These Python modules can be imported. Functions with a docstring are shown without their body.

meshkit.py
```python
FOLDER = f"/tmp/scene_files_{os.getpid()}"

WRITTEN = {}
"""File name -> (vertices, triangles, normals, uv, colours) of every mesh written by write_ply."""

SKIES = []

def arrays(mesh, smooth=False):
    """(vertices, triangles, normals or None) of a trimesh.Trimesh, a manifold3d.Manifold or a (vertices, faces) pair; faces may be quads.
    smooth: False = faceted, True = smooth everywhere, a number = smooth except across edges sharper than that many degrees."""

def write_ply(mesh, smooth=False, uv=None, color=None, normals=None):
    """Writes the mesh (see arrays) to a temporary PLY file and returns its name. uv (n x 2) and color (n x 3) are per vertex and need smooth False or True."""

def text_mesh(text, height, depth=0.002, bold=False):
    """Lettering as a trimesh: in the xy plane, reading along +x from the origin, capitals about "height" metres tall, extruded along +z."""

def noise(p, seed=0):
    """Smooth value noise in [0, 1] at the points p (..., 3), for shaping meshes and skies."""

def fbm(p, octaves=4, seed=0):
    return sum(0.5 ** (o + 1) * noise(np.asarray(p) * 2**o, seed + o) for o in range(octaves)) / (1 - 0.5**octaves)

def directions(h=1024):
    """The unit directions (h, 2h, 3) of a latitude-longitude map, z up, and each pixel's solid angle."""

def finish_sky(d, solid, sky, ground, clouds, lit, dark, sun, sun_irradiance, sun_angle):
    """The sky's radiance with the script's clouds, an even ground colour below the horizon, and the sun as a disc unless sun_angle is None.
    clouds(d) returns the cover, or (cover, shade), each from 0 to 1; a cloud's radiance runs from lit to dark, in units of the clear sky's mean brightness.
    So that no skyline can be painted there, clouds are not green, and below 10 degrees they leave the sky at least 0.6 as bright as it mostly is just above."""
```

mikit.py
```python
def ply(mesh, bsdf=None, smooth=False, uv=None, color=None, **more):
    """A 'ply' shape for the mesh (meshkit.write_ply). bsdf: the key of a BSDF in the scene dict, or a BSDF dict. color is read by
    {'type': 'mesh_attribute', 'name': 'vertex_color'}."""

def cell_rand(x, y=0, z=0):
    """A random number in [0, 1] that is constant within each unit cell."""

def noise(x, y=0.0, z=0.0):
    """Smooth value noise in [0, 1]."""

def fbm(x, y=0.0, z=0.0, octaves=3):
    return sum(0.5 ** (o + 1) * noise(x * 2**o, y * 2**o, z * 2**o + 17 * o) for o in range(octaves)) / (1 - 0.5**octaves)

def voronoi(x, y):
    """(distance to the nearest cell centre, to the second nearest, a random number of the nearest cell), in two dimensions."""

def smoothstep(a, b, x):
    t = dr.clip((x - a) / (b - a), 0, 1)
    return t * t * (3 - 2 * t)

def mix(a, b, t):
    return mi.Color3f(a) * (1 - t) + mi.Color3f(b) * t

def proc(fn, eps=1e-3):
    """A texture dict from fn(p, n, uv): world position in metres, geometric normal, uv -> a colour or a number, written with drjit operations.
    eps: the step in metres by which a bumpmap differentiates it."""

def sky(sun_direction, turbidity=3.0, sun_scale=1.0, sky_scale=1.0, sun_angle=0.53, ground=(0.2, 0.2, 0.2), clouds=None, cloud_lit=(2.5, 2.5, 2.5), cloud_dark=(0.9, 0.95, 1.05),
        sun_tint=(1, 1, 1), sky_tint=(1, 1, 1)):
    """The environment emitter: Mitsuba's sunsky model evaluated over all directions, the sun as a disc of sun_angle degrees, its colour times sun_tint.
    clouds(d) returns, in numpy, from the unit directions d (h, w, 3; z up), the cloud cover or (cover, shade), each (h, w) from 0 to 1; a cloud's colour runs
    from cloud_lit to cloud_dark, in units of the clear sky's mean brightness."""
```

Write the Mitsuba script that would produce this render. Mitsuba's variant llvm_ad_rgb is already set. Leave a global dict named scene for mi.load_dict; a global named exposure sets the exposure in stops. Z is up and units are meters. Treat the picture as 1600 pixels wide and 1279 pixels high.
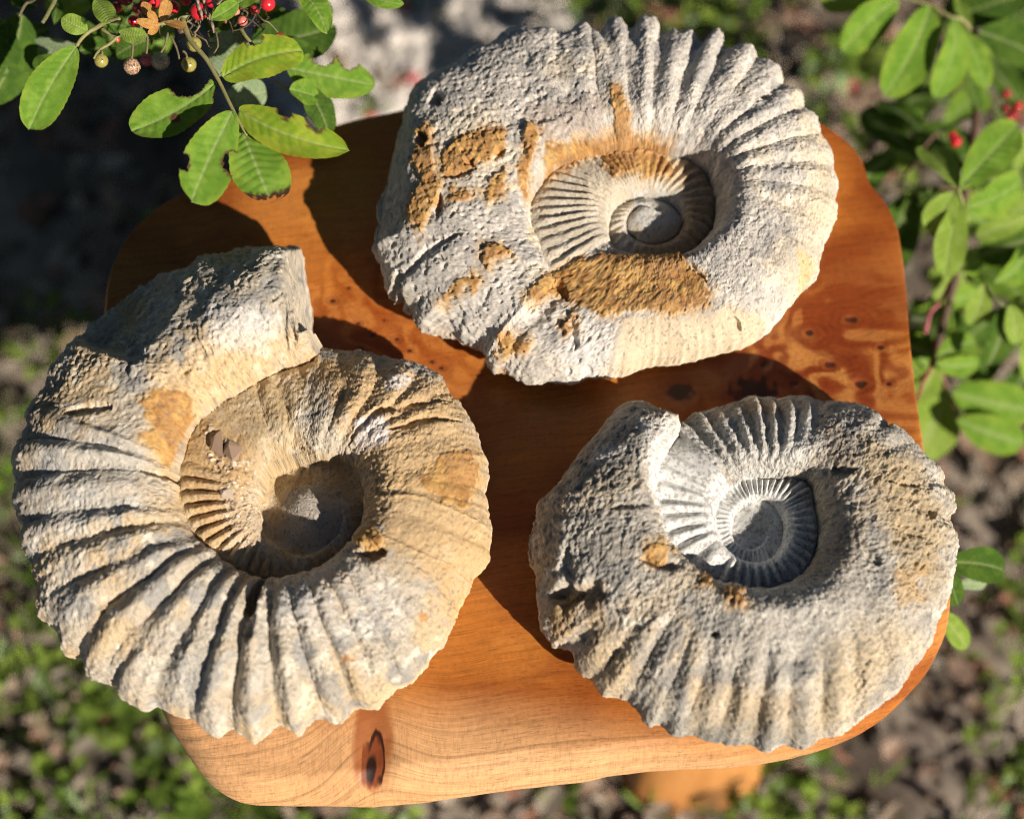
import math
import numpy as np
import drjit as dr
import trimesh
import mitsuba as mi
import mikit
import meshkit
from scipy.interpolate import PchipInterpolator
from scipy.ndimage import gaussian_filter1d
from scipy.sparse import coo_matrix
from scipy.sparse.csgraph import connected_components
from scipy.spatial import cKDTree

T = mi.ScalarTransform4f
scene, labels = {'type': 'scene'}, {}

# ------------------------------------------------------------------ camera, sky, exposure
ZS = 0.32                                   # top of the stool's seat above the ground
HFOV = 40.0
TILT = math.radians(18.0)                   # the camera looks almost straight down
DIST = 0.55
TARGET = np.array([0.0, 0.0, ZS + 0.03])
CAM = TARGET + DIST * np.array([0, -math.sin(TILT), math.cos(TILT)])
scene['camera'] = {
    'type': 'thinlens', 'fov': HFOV, 'fov_axis': 'x', 'near_clip': 0.02, 'far_clip': 60.0,
    'aperture_radius': 0.0070, 'focus_distance': 0.549,
    'to_world': T().look_at(origin=CAM.tolist(), target=TARGET.tolist(), up=[0, 1, 0]),
}
SUN = np.array([0.71, -0.70, 0.65])         # from the lower right of the picture, about 33 degrees high
scene['sky'] = mikit.sky(SUN.tolist(), turbidity=3.0, sun_angle=0.6, sky_scale=0.20, sun_tint=(0.91, 1.0, 1.24))
exposure = 2.55

_f = (TARGET - CAM) / np.linalg.norm(TARGET - CAM)
_r = np.cross(_f, [0, 1, 0]); _r /= np.linalg.norm(_r)
_u = np.cross(_r, _f)
_t = math.tan(math.radians(HFOV) / 2)


def at(px, py, z):
    """The point of the plane at height z that the photograph's pixel (of 1600 x 1279) shows."""
    px, py, z = np.broadcast_arrays(np.asarray(px, float), np.asarray(py, float), np.asarray(z, float))
    d = _f + ((px - 800) / 800 * _t)[..., None] * _r - ((py - 639.5) / 800 * _t)[..., None] * _u
    s = (z - CAM[2]) / d[..., 2]
    return CAM + d * s[..., None]


MM = 0.001
PX = 2 * DIST * _t / 1600                   # size of a photograph pixel at the stones


def sstep(a, b, x):
    t = np.clip((x - a) / (b - a), 0, 1)
    return t * t * (3 - 2 * t)


def put(key, verts, faces, bsdf, color=None, normals=None, smooth=True, label=None, category=None, group=None, kind=None):
    if normals is not None:
        path = meshkit.write_ply((verts, faces), False, None, color, normals=normals)
        scene[key] = {'type': 'ply', 'filename': path, 'face_normals': False, 'bsdf': {'type': 'ref', 'id': bsdf}}
    else:
        scene[key] = mikit.ply((verts, faces), bsdf, smooth=smooth, color=color)
    tag(key, label, category, group, kind)
    return key


def tag(key, label=None, category=None, group=None, kind=None):
    e = {k: v for k, v in (('label', label), ('category', category), ('group', group), ('kind', kind)) if v}
    if e:
        labels[key] = e


_used = {}


def name(base):
    n = _used.get(base, 0)
    _used[base] = n + 1
    return base if n == 0 else f'{base}_{n:03d}'


def tube(points, radii, seg=8):
    """(vertices, faces) of a closed tapered tube through the points."""
    p = np.asarray(points, float)
    r = np.broadcast_to(np.asarray(radii, float), (len(p),))
    d = np.gradient(p, axis=0)
    d /= np.linalg.norm(d, axis=1, keepdims=True)
    ref = np.array([0.31, 0.17, 0.93])
    a = np.cross(d, ref); a /= np.linalg.norm(a, axis=1, keepdims=True)
    b = np.cross(d, a)
    ang = np.arange(seg) * 2 * np.pi / seg
    ring = p[:, None] + r[:, None, None] * (np.cos(ang)[None, :, None] * a[:, None] + np.sin(ang)[None, :, None] * b[:, None])
    v = np.vstack([ring.reshape(-1, 3), p[:1], p[-1:]])
    i, j = np.meshgrid(np.arange(len(p) - 1), np.arange(seg), indexing='ij')
    q = np.stack([i * seg + j, i * seg + (j + 1) % seg, (i + 1) * seg + (j + 1) % seg, (i + 1) * seg + j], -1).reshape(-1, 4)
    f = np.vstack([q[:, [0, 2, 1]], q[:, [0, 3, 2]]])
    k = np.arange(seg)
    n0, n1 = len(v) - 2, len(v) - 1
    f = np.vstack([f, np.stack([np.full(seg, n0), k, (k + 1) % seg], 1), np.stack([np.full(seg, n1), (len(p) - 1) * seg + (k + 1) % seg, (len(p) - 1) * seg + k], 1)])
    return v, f


def smooth_path(pts, n=24):
    pts = np.asarray(pts, float)
    s = np.r_[0, np.cumsum(np.linalg.norm(np.diff(pts, axis=0), axis=1))]
    return PchipInterpolator(s, pts)(np.linspace(0, s[-1], n))


def vnormals(v, f):
    n = np.zeros_like(v)
    c = np.cross(v[f[:, 1]] - v[f[:, 0]], v[f[:, 2]] - v[f[:, 0]])
    for k in range(3):
        np.add.at(n, f[:, k], c)
    return n / np.maximum(np.linalg.norm(n, axis=1, keepdims=True), 1e-20)


# ------------------------------------------------------------------ materials
VC = {'type': 'mesh_attribute', 'name': 'vertex_color'}
scene['stone_matter'] = {'type': 'twosided', 'bsdf': {'type': 'principled', 'base_color': VC, 'roughness': 0.82, 'specular': 0.28}}
scene['crystal_matter'] = {'type': 'twosided', 'bsdf': {'type': 'principled', 'base_color': VC, 'roughness': 0.16, 'specular': 0.55}}
scene['leaf_matter'] = {'type': 'principledthin', 'base_color': VC, 'roughness': 0.22, 'diff_trans': 0.5, 'eta': 1.52}
scene['stem_matter'] = {'type': 'twosided', 'bsdf': {'type': 'principled', 'base_color': VC, 'roughness': 0.6, 'specular': 0.35}}
scene['berry_matter'] = {'type': 'twosided', 'bsdf': {'type': 'principled', 'base_color': VC, 'roughness': 0.22, 'specular': 0.5}}
scene['litter_matter'] = {'type': 'twosided', 'bsdf': {'type': 'principled', 'base_color': VC, 'roughness': 0.75, 'specular': 0.25}}
K = at(801, 640, ZS)[0] - at(800, 640, ZS)[0]


def sp(px, py):
    """World x, y on the seat of a photograph pixel."""
    p = at(px, py, ZS)
    return float(p[0]), float(p[1])


BIG_KNOT = sp(583, 1150)
KNOTS = [(*sp(x, y), r) for x, y, r in ((1330, 500, 10), (1265, 520, 8), (1345, 600, 11), (1240, 600, 8), (1388, 600, 6), (1298, 570, 9), (1196, 569, 9), (1376, 542, 7), (1305, 660, 12), (1355, 664, 9), (1285, 655, 8), (1180, 612, 40), (1062, 612, 26),
                                        (620, 530, 6), (600, 500, 4), (582, 524, 4), (563, 545, 5), (640, 548, 4), (690, 575, 5), (560, 505, 5), (675, 565, 4), (655, 500, 4), (520, 470, 6), (545, 450, 4))]


def wood(p, n, uv):
    sm, fbm, noise, mix = mikit.smoothstep, mikit.fbm, mikit.noise, mikit.mix
    x, y, z = p.x, p.y, p.z
    y = y + (z - ZS) * 0.3
    kx, ky = BIG_KNOT
    dx, dy = x - kx, y - ky
    # the grain swings round the long knot in the front edge
    bend = 0.016 * dr.exp(-dr.square(dx / 0.020)) * dr.exp(-dr.square((dy + 0.004) / 0.032))
    w1 = fbm(x * 9 + 3, y * 9, 1.7, 3) - 0.5
    w2 = fbm(x * 30 + 3, y * 34, 5.7, 3) - 0.5
    # burl: wild swirls right of the middle and in the lit strip left of it
    ax, ay = sp(1300, 585)
    bx, by = sp(610, 520)
    b1 = dr.exp(-dr.square((x - ax) / 0.046) - dr.square((y - ay) / 0.032))
    b2 = 0.6 * dr.exp(-dr.square((x - bx) / 0.055) - dr.square((y - by) / 0.035))
    burl = dr.minimum(b1 + b2, 1)
    g = y - 0.16 * x - bend + 0.020 * w1 + 0.003 * w2 + burl * (0.030 * (fbm(x * 34, y * 34, 2.2, 3) - 0.5))
    ring = g / 0.0046 + 1.0 * noise(x * 14, g * 160, 3.0)
    f = ring - dr.floor(ring)
    late = sm(0.55, 0.97, f) * (1 - sm(0.97, 1.0, f)) * (0.15 + 0.95 * mikit.cell_rand(dr.floor(ring), 3, 1))
    fib = fbm(x * 90 + 4, g * 2600, 1.0, 3)
    fleck = noise(x * 900, y * 900 , 4.0)
    # heartwood deep orange, sapwood of the front edge pale
    fx, fy = sp(800, 1120)
    sap = sm(0.012, -0.016, y - (fy - 0.10 * (x + 0.02)) + 0.016 * w1)
    rx, _ = sp(1412, 500)
    edge = sm(0.0, 0.012, x - rx + 0.02 * w1)
    heart = mix((0.43, 0.145, 0.022), (0.21, 0.048, 0.008), sm(0.30, 0.70, fbm(x * 18, y * 26, 8.0, 4)))
    heart = mix(heart, (0.50, 0.200, 0.042), sm(0.40, 0.72, fbm(x * 11 + 9, y * 30, 3.0, 4)) * 0.75)
    col = mix(heart, mix((0.64, 0.375, 0.185), (0.56, 0.30, 0.125), fbm(x * 14, y * 60, 2.0, 3)), sap)
    col = mix(col, (0.52, 0.22, 0.07), edge * 0.6)
    swirl = fbm(x * 62 + 5.0 * w2, y * 70 + 7 * w1 + 3, 6.0, 3)
    col = mix(col, (0.20, 0.040, 0.008), burl * sm(0.42, 0.60, swirl) * 0.9)
    col = mix(col, (0.58, 0.28, 0.085), burl * sm(0.52, 0.28, swirl) * 0.35)
    mar = dr.sin(34.0 * fbm(x * 52 + 2.4 * w2, y * 58 + 1.5 * w1, 4.4, 3) + 60 * w1)
    col = mix(col, (0.60, 0.285, 0.075), burl * sm(0.2, -0.9, mar) * 0.5)
    col = mix(col, (0.15, 0.024, 0.005), burl * sm(0.1, 0.95, mar) * 0.75)
    col = mix(col, (0.40, 0.090, 0.012), b2 * 0.5)
    sr = swirl * 13
    sf = sr - dr.floor(sr)
    col = mix(col, (0.16, 0.032, 0.006), burl * sm(0.84, 0.95, sf) * sm(1.0, 0.97, sf) * 0.55)
    col = col * (1 - (0.14 + 0.16 * sap + 0.10 * edge) * late * (1 - 0.7 * burl))
    col = col * (0.82 + 0.36 * fib) * (0.92 + 0.16 * fleck)
    pore = noise(x * 260 + 40 * w1, g * 5200, 9.0)
    col = col * (1 - 0.30 * sm(0.70, 0.86, pore) * (1 - 0.6 * burl))
    ray = noise(x * 2400, g * 420, 5.0)
    col = col * (1 - 0.16 * sm(0.55, 0.85, ray) * sap)
    for cx, cy, r in KNOTS:
        d = dr.sqrt(dr.square((x - cx)) + dr.square((y - cy) * 1.5)) / (r * K) + 0.7 * (noise(x * 420, y * 420, r * 3.1) - 0.5)
        if 4 < r < 20:
            col = col * (1 - 0.34 * dr.exp(-0.30 * d) * sm(-0.2, 0.9, dr.sin(d * 4.2)))
        col = mix(col, (0.22, 0.05, 0.010), sm(2.3, 1.0, d) * 0.6)
        col = mix(col, (0.045, 0.014, 0.006), sm(1.05, 0.55, d))
    # the long knot
    d = dr.sqrt(dr.square(dx / 0.0078) + dr.square((dy + 0.002) / 0.021)) + 0.5 * (fbm(x * 160, y * 60, 2.0, 3) - 0.5)
    col = mix(col, (0.27, 0.075, 0.018), sm(1.2, 0.75, d) * 0.8)
    d2 = dr.sqrt(dr.square((dx - 0.0004) / 0.0043) + dr.square((dy + 0.010) / 0.0120)) + 0.8 * (fbm(x * 420, y * 90, 6.0, 3) - 0.5)
    col = mix(col, (0.17, 0.040, 0.012), sm(1.05, 0.80, d2) * 0.9)
    col = mix(col, (0.018, 0.007, 0.004), sm(0.24, 0.06, dr.abs(d2 - 0.82)) * sm(-0.0015, 0.0010, dx + 0.3 * (dy + 0.01)) * 0.9)
    d3 = dr.sqrt(dr.square((dx + 0.0005) / 0.0022) + dr.square((dy + 0.013) / 0.0075)) + 0.6 * (fbm(x * 500, y * 120, 4.0, 2) - 0.5)
    col = mix(col, (0.02, 0.007, 0.004), sm(1.0, 0.6, d3))
    return col


def leg_wood(p, n, uv):
    fib = mikit.fbm(p.x * 120, p.y * 120, p.z * 9, 3)
    dark = mikit.smoothstep(0.56, 0.70, mikit.fbm(p.x * 26 + 4, p.y * 26, p.z * 14, 3))
    return mikit.mix(mikit.mix((0.50, 0.25, 0.08), (0.36, 0.15, 0.04), fib), (0.11, 0.05, 0.02), dark * 0.8)


scene['seat_wood'] = {'type': 'twosided', 'bsdf': {'type': 'principled', 'base_color': mikit.proc(wood), 'roughness': 0.36, 'specular': 0.3, 'clearcoat': 0.25, 'clearcoat_gloss': 0.92}}
scene['leg_wood'] = {'type': 'twosided', 'bsdf': {'type': 'principled', 'base_color': mikit.proc(leg_wood), 'roughness': 0.5, 'specular': 0.4}}


def soil(p, n, uv):
    fbm, sm, mix = mikit.fbm, mikit.smoothstep, mikit.mix
    a = fbm(p.x * 14, p.y * 14, 0.0, 4)
    b = fbm(p.x * 90 + 5, p.y * 90, 0.0, 3)
    c = mix((0.10, 0.082, 0.066), (0.27, 0.23, 0.19), sm(0.3, 0.7, a))
    c = mix(c, (0.055, 0.045, 0.035), sm(0.55, 0.75, b))
    gx, gy = GRAVEL
    d = dr.sqrt(dr.square((p.x - gx) / 0.13) + dr.square((p.y - gy) / 0.16)) + 0.9 * (a - 0.5)
    c = mix(c, mix((0.50, 0.47, 0.43), (0.32, 0.30, 0.275), sm(0.4, 0.65, b)), sm(1.1, 0.8, d))
    return c


_g = at(650, 70, 0.0)
GRAVEL = (float(_g[0]), float(_g[1]))
scene['soil_matter'] = {'type': 'twosided', 'bsdf': {'type': 'principled', 'base_color': mikit.proc(soil), 'roughness': 0.9, 'specular': 0.2}}

# ------------------------------------------------------------------ ground
R0 = at(800, 640, 0.0)
_e = np.unique(np.r_[-14, -8, -5, -3, -2, np.linspace(-1.3, 1.3, 190), 2, 3, 5, 8, 14])
gx, gy = np.meshgrid(_e + R0[0], _e + R0[1], indexing='ij')
P = np.stack([gx, gy, gx * 0], -1)
near = sstep(1.3, 0.9, np.maximum(abs(gx - R0[0]), abs(gy - R0[1])))
hz = near * (0.030 * (meshkit.fbm(P * 5, 3, 4) - 0.5) + 0.016 * (meshkit.fbm(P * 22, 3, 9) - 0.5) + 0.008 * (meshkit.fbm(P * 70, 2, 2) - 0.5))


def ground_z(x, y):
    q = np.stack([x, y, x * 0], -1)
    return 0.030 * (meshkit.fbm(q * 5, 3, 4) - 0.5) + 0.016 * (meshkit.fbm(q * 22, 3, 9) - 0.5) + 0.008 * (meshkit.fbm(q * 70, 2, 2) - 0.5)


P[..., 2] = hz
n_ = len(_e)
i, j = np.meshgrid(np.arange(n_ - 1), np.arange(n_ - 1), indexing='ij')
q = np.stack([i * n_ + j, (i + 1) * n_ + j, (i + 1) * n_ + j + 1, i * n_ + j + 1], -1).reshape(-1, 4)
put('ground', P.reshape(-1, 3), np.vstack([q[:, :3], q[:, [0, 2, 3]]]), 'soil_matter', kind='structure')

# ------------------------------------------------------------------ the stool
SEAT = [(470, 236), (545, 212), (620, 195), (700, 178), (800, 160), (900, 150), (1000, 146), (1100, 150), (1200, 172), (1278, 213), (1318, 243), (1340, 270), (1347, 292), (1352, 310), (1370, 328),
        (1384, 352), (1398, 400), (1408, 480), (1414, 560), (1424, 640), (1440, 720), (1462, 800), (1478, 880), (1481, 950), (1472, 1000), (1448, 1050), (1410, 1095), (1370, 1130), (1320, 1158),
        (1250, 1180), (1150, 1197), (1050, 1203), (950, 1212), (850, 1228), (760, 1240), (660, 1253), (560, 1259), (440, 1258), (368, 1250), (330, 1226), (300, 1190), (268, 1140), (240, 1080),
        (215, 980), (195, 860), (180, 720), (170, 600), (170, 500), (182, 436), (205, 392), (250, 345), (305, 315), (360, 290), (420, 262)]
# how far inside the widest line the flat top ends, in photograph pixels
INSET = [(0, 10), (15, 10), (25, 10), (60, 14), (90, 10), (150, 12), (200, 20), (235, 45), (250, 55), (270, 50), (300, 48), (320, 42), (335, 30), (360, 20)]


def build_seat():
    c = at(800, 690, ZS - 0.012)
    w = at([a for a, _ in SEAT], [b for _, b in SEAT], ZS - 0.016) - c
    th = np.arctan2(w[:, 1], w[:, 0])
    r = np.hypot(w[:, 0], w[:, 1])
    o = np.argsort(th)
    th, r = th[o], r[o]
    th3, r3 = np.r_[th - 2 * np.pi, th, th + 2 * np.pi], np.r_[r, r, r]
    nt = 620
    t = np.arange(nt) * 2 * np.pi / nt - np.pi
    R = PchipInterpolator(th3, r3)(t)
    R = gaussian_filter1d(R, 1.6, mode='wrap')
    deg = np.degrees(t) % 360
    ins = np.interp(deg, [a for a, _ in INSET], [b for _, b in INSET]) * PX
    ins = gaussian_filter1d(ins, 8, mode='wrap') * (0.9 + 0.3 * meshkit.noise(np.stack([np.cos(t) * 4, np.sin(t) * 4, t * 0], -1)))
    rows, zrows = [], []
    for s in np.r_[np.linspace(0.004, 1, 150)]:
        rows.append((R - ins) * s); zrows.append(np.zeros(nt))
    for a in np.linspace(0, 1, 15)[1:]:                     # eased edge down to the widest line
        rows.append(R - ins * (1 - np.sin(a * np.pi / 2) ** 1.15)); zrows.append(np.full(nt, -0.017 * (1 - math.cos(a * np.pi / 2)) ** 0.85))
    for a in np.linspace(0, 1, 14)[1:]:                     # and back in under it
        rows.append(R - 0.018 * a ** 1.6); zrows.append(np.full(nt, -0.017 - 0.030 * a))
    for s in (0.7, 0.4, 0.004):
        rows.append((R - 0.018) * s); zrows.append(np.full(nt, -0.047))
    rows, zrows = np.array(rows), np.array(zrows)
    x, y = c[0] + rows * np.cos(t), c[1] + rows * np.sin(t)
    p = np.stack([x, y, zrows + ZS], -1)
    q = p.copy(); q[..., 2] *= 1.0
    z = 0.0016 * (meshkit.fbm(q * 14, 3, 3) - 0.5) + 0.0005 * (meshkit.fbm(q * 60, 2, 5) - 0.5)
    kx, ky = BIG_KNOT
    d = np.sqrt(((x - kx - 0.001) / 0.0065) ** 2 + ((y - ky + 0.009) / 0.0135) ** 2)
    z -= 0.0012 * sstep(1.4, 0.3, d + 0.5 * (meshkit.fbm(p * 200, 2, 1) - 0.5))
    z += 0.0006 * np.exp(-((np.hypot((x - kx) / 0.013, (y - ky) / 0.026)) - 1) ** 2 / 0.3)
    for cx, cy, rr in KNOTS:
        z -= min(rr, 10) * 0.00007 * sstep(1.3, 0.4, np.hypot(x - cx, y - cy) / (rr * K))
    p[..., 2] += z
    # the live edge is not perfectly even
    side = (zrows < -0.002) & (zrows > -0.046)
    bump = 0.0022 * (meshkit.fbm(p * np.array([55, 55, 24]), 3, 8) - 0.5)
    p[..., 0] += np.where(side, bump * np.cos(t), 0); p[..., 1] += np.where(side, bump * np.sin(t), 0)
    m = len(rows)
    i, j = np.meshgrid(np.arange(m - 1), np.arange(nt), indexing='ij')
    q = np.stack([i * nt + j, (i + 1) * nt + j, (i + 1) * nt + (j + 1) % nt, i * nt + (j + 1) % nt], -1).reshape(-1, 4)
    v = np.vstack([p.reshape(-1, 3), [[c[0], c[1], ZS]], [[c[0], c[1], ZS - 0.047]]])
    k = np.arange(nt)
    f = np.vstack([q[:, :3], q[:, [0, 2, 3]], np.stack([np.full(nt, m * nt), k, (k + 1) % nt], 1), np.stack([np.full(nt, m * nt + 1), (m - 1) * nt + (k + 1) % nt, (m - 1) * nt + k], 1)])
    put('wooden_stool__seat', v, f, 'seat_wood')


build_seat()
tag('wooden_stool', 'polished orange-brown live-edge wooden stool carrying the three stone fossils', 'stool')


def stool_leg(top, foot, width, thick):
    n, seg = 26, 28
    s = np.linspace(0, 1, n)[:, None]
    c = top * (1 - s) + foot * s
    out = foot[:2] - top[:2]
    out = out / np.linalg.norm(out)
    a = np.r_[-out[1], out[0], 0.0]
    b = np.r_[out, 0.0]
    ang = np.arange(seg) * 2 * np.pi / seg
    ca, sa = np.sign(np.cos(ang)) * abs(np.cos(ang)) ** 0.7, np.sign(np.sin(ang)) * abs(np.sin(ang)) ** 0.7
    k = (0.8 + 0.3 * s ** 2)[:, :, None]
    v = c[:, None] + k * (width * ca[None, :, None] * a + thick * sa[None, :, None] * b)
    v[..., :2] += 0.006 * (meshkit.fbm(v * 28, 3, 6)[..., None] - 0.5)
    i, j = np.meshgrid(np.arange(n - 1), np.arange(seg), indexing='ij')
    q = np.stack([i * seg + j, i * seg + (j + 1) % seg, (i + 1) * seg + (j + 1) % seg, (i + 1) * seg + j], -1).reshape(-1, 4)
    vv = np.vstack([v.reshape(-1, 3), [foot]])
    kk = np.arange(seg)
    f = np.vstack([q[:, [0, 2, 1]], q[:, [0, 3, 2]], np.stack([np.full(seg, n * seg), (n - 1) * seg + (kk + 1) % seg, (n - 1) * seg + kk], 1)])
    put(name('wooden_stool__leg'), vv, f, 'leg_wood', smooth=True)


_ft = at(1095, 1215, 0.03); _ft[2] = -0.02
stool_leg(np.array([_ft[0] - 0.01, _ft[1] + 0.10, ZS - 0.04]), _ft, 0.039, 0.024)
stool_leg(np.array([-0.09, 0.03, ZS - 0.04]), np.array([-0.13, 0.09, -0.02]), 0.04, 0.024)
stool_leg(np.array([0.08, 0.06, ZS - 0.04]), np.array([0.12, 0.12, -0.02]), 0.04, 0.024)

# ------------------------------------------------------------------ ammonites
_rot = np.linalg.qr(np.random.default_rng(3).normal(size=(3, 3)))[0]


def fbm_r(p, octaves=3, seed=0):
    out, q = 0, np.asarray(p, float)
    for o in range(octaves):
        q = q @ _rot.T
        out = out + 0.5 ** (o + 1) * meshkit.noise(q * 2 ** o + 3.7 * o, seed + o)
    return out / (1 - 0.5 ** octaves)



def seg_dist(x, y, pts):
    """Distance of the points to the polyline and the position along it (0 to 1)."""
    pts = np.asarray(pts, float)
    best, pos = np.full(x.shape, 1e9), np.zeros(x.shape)
    L = len(pts) - 1
    for k in range(L):
        a, b = pts[k], pts[k + 1]
        d = b - a
        u = np.clip(((x - a[0]) * d[0] + (y - a[1]) * d[1]) / max(d @ d, 1e-12), 0, 1)
        e = np.hypot(x - a[0] - u * d[0], y - a[1] - u * d[1])
        m = e < best
        best = np.where(m, e, best); pos = np.where(m, (k + u) / L, pos)
    return best, pos


def poly_sd(x, y, pts):
    """Signed distance to the polygon, positive inside."""
    pts = np.asarray(pts, float)
    d, _ = seg_dist(x, y, np.vstack([pts, pts[:1]]))
    inside = np.zeros(x.shape, bool)
    for k in range(len(pts)):
        (ax, ay), (bx, by) = pts[k], pts[(k + 1) % len(pts)]
        c = (ay > y) != (by > y)
        inside ^= c & (x < (bx - ax) * (y - ay) / ((by - ay) or 1e-12) + ax)
    return np.where(inside, d, -d)


def mixc(a, b, t):
    return a * (1 - t[..., None]) + np.asarray(b) * t[..., None]


def cells(pos, n, seed):
    """Broken grains: a random number of the nearest of n seeds on the surface, faded towards the grain's border."""
    rg = np.random.default_rng(seed)
    flat = pos.reshape(-1, 3)
    seeds = flat[rg.integers(0, len(flat), n)] + rg.normal(0, 2e-4, (n, 3))
    d, k = cKDTree(seeds).query(flat, k=2)
    r = rg.random(n)
    out = 0.5 + (r[k[:, 0]] - 0.5) * sstep(0, 0.0007, d[:, 1] - d[:, 0])
    return out.reshape(pos.shape[:2])


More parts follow.
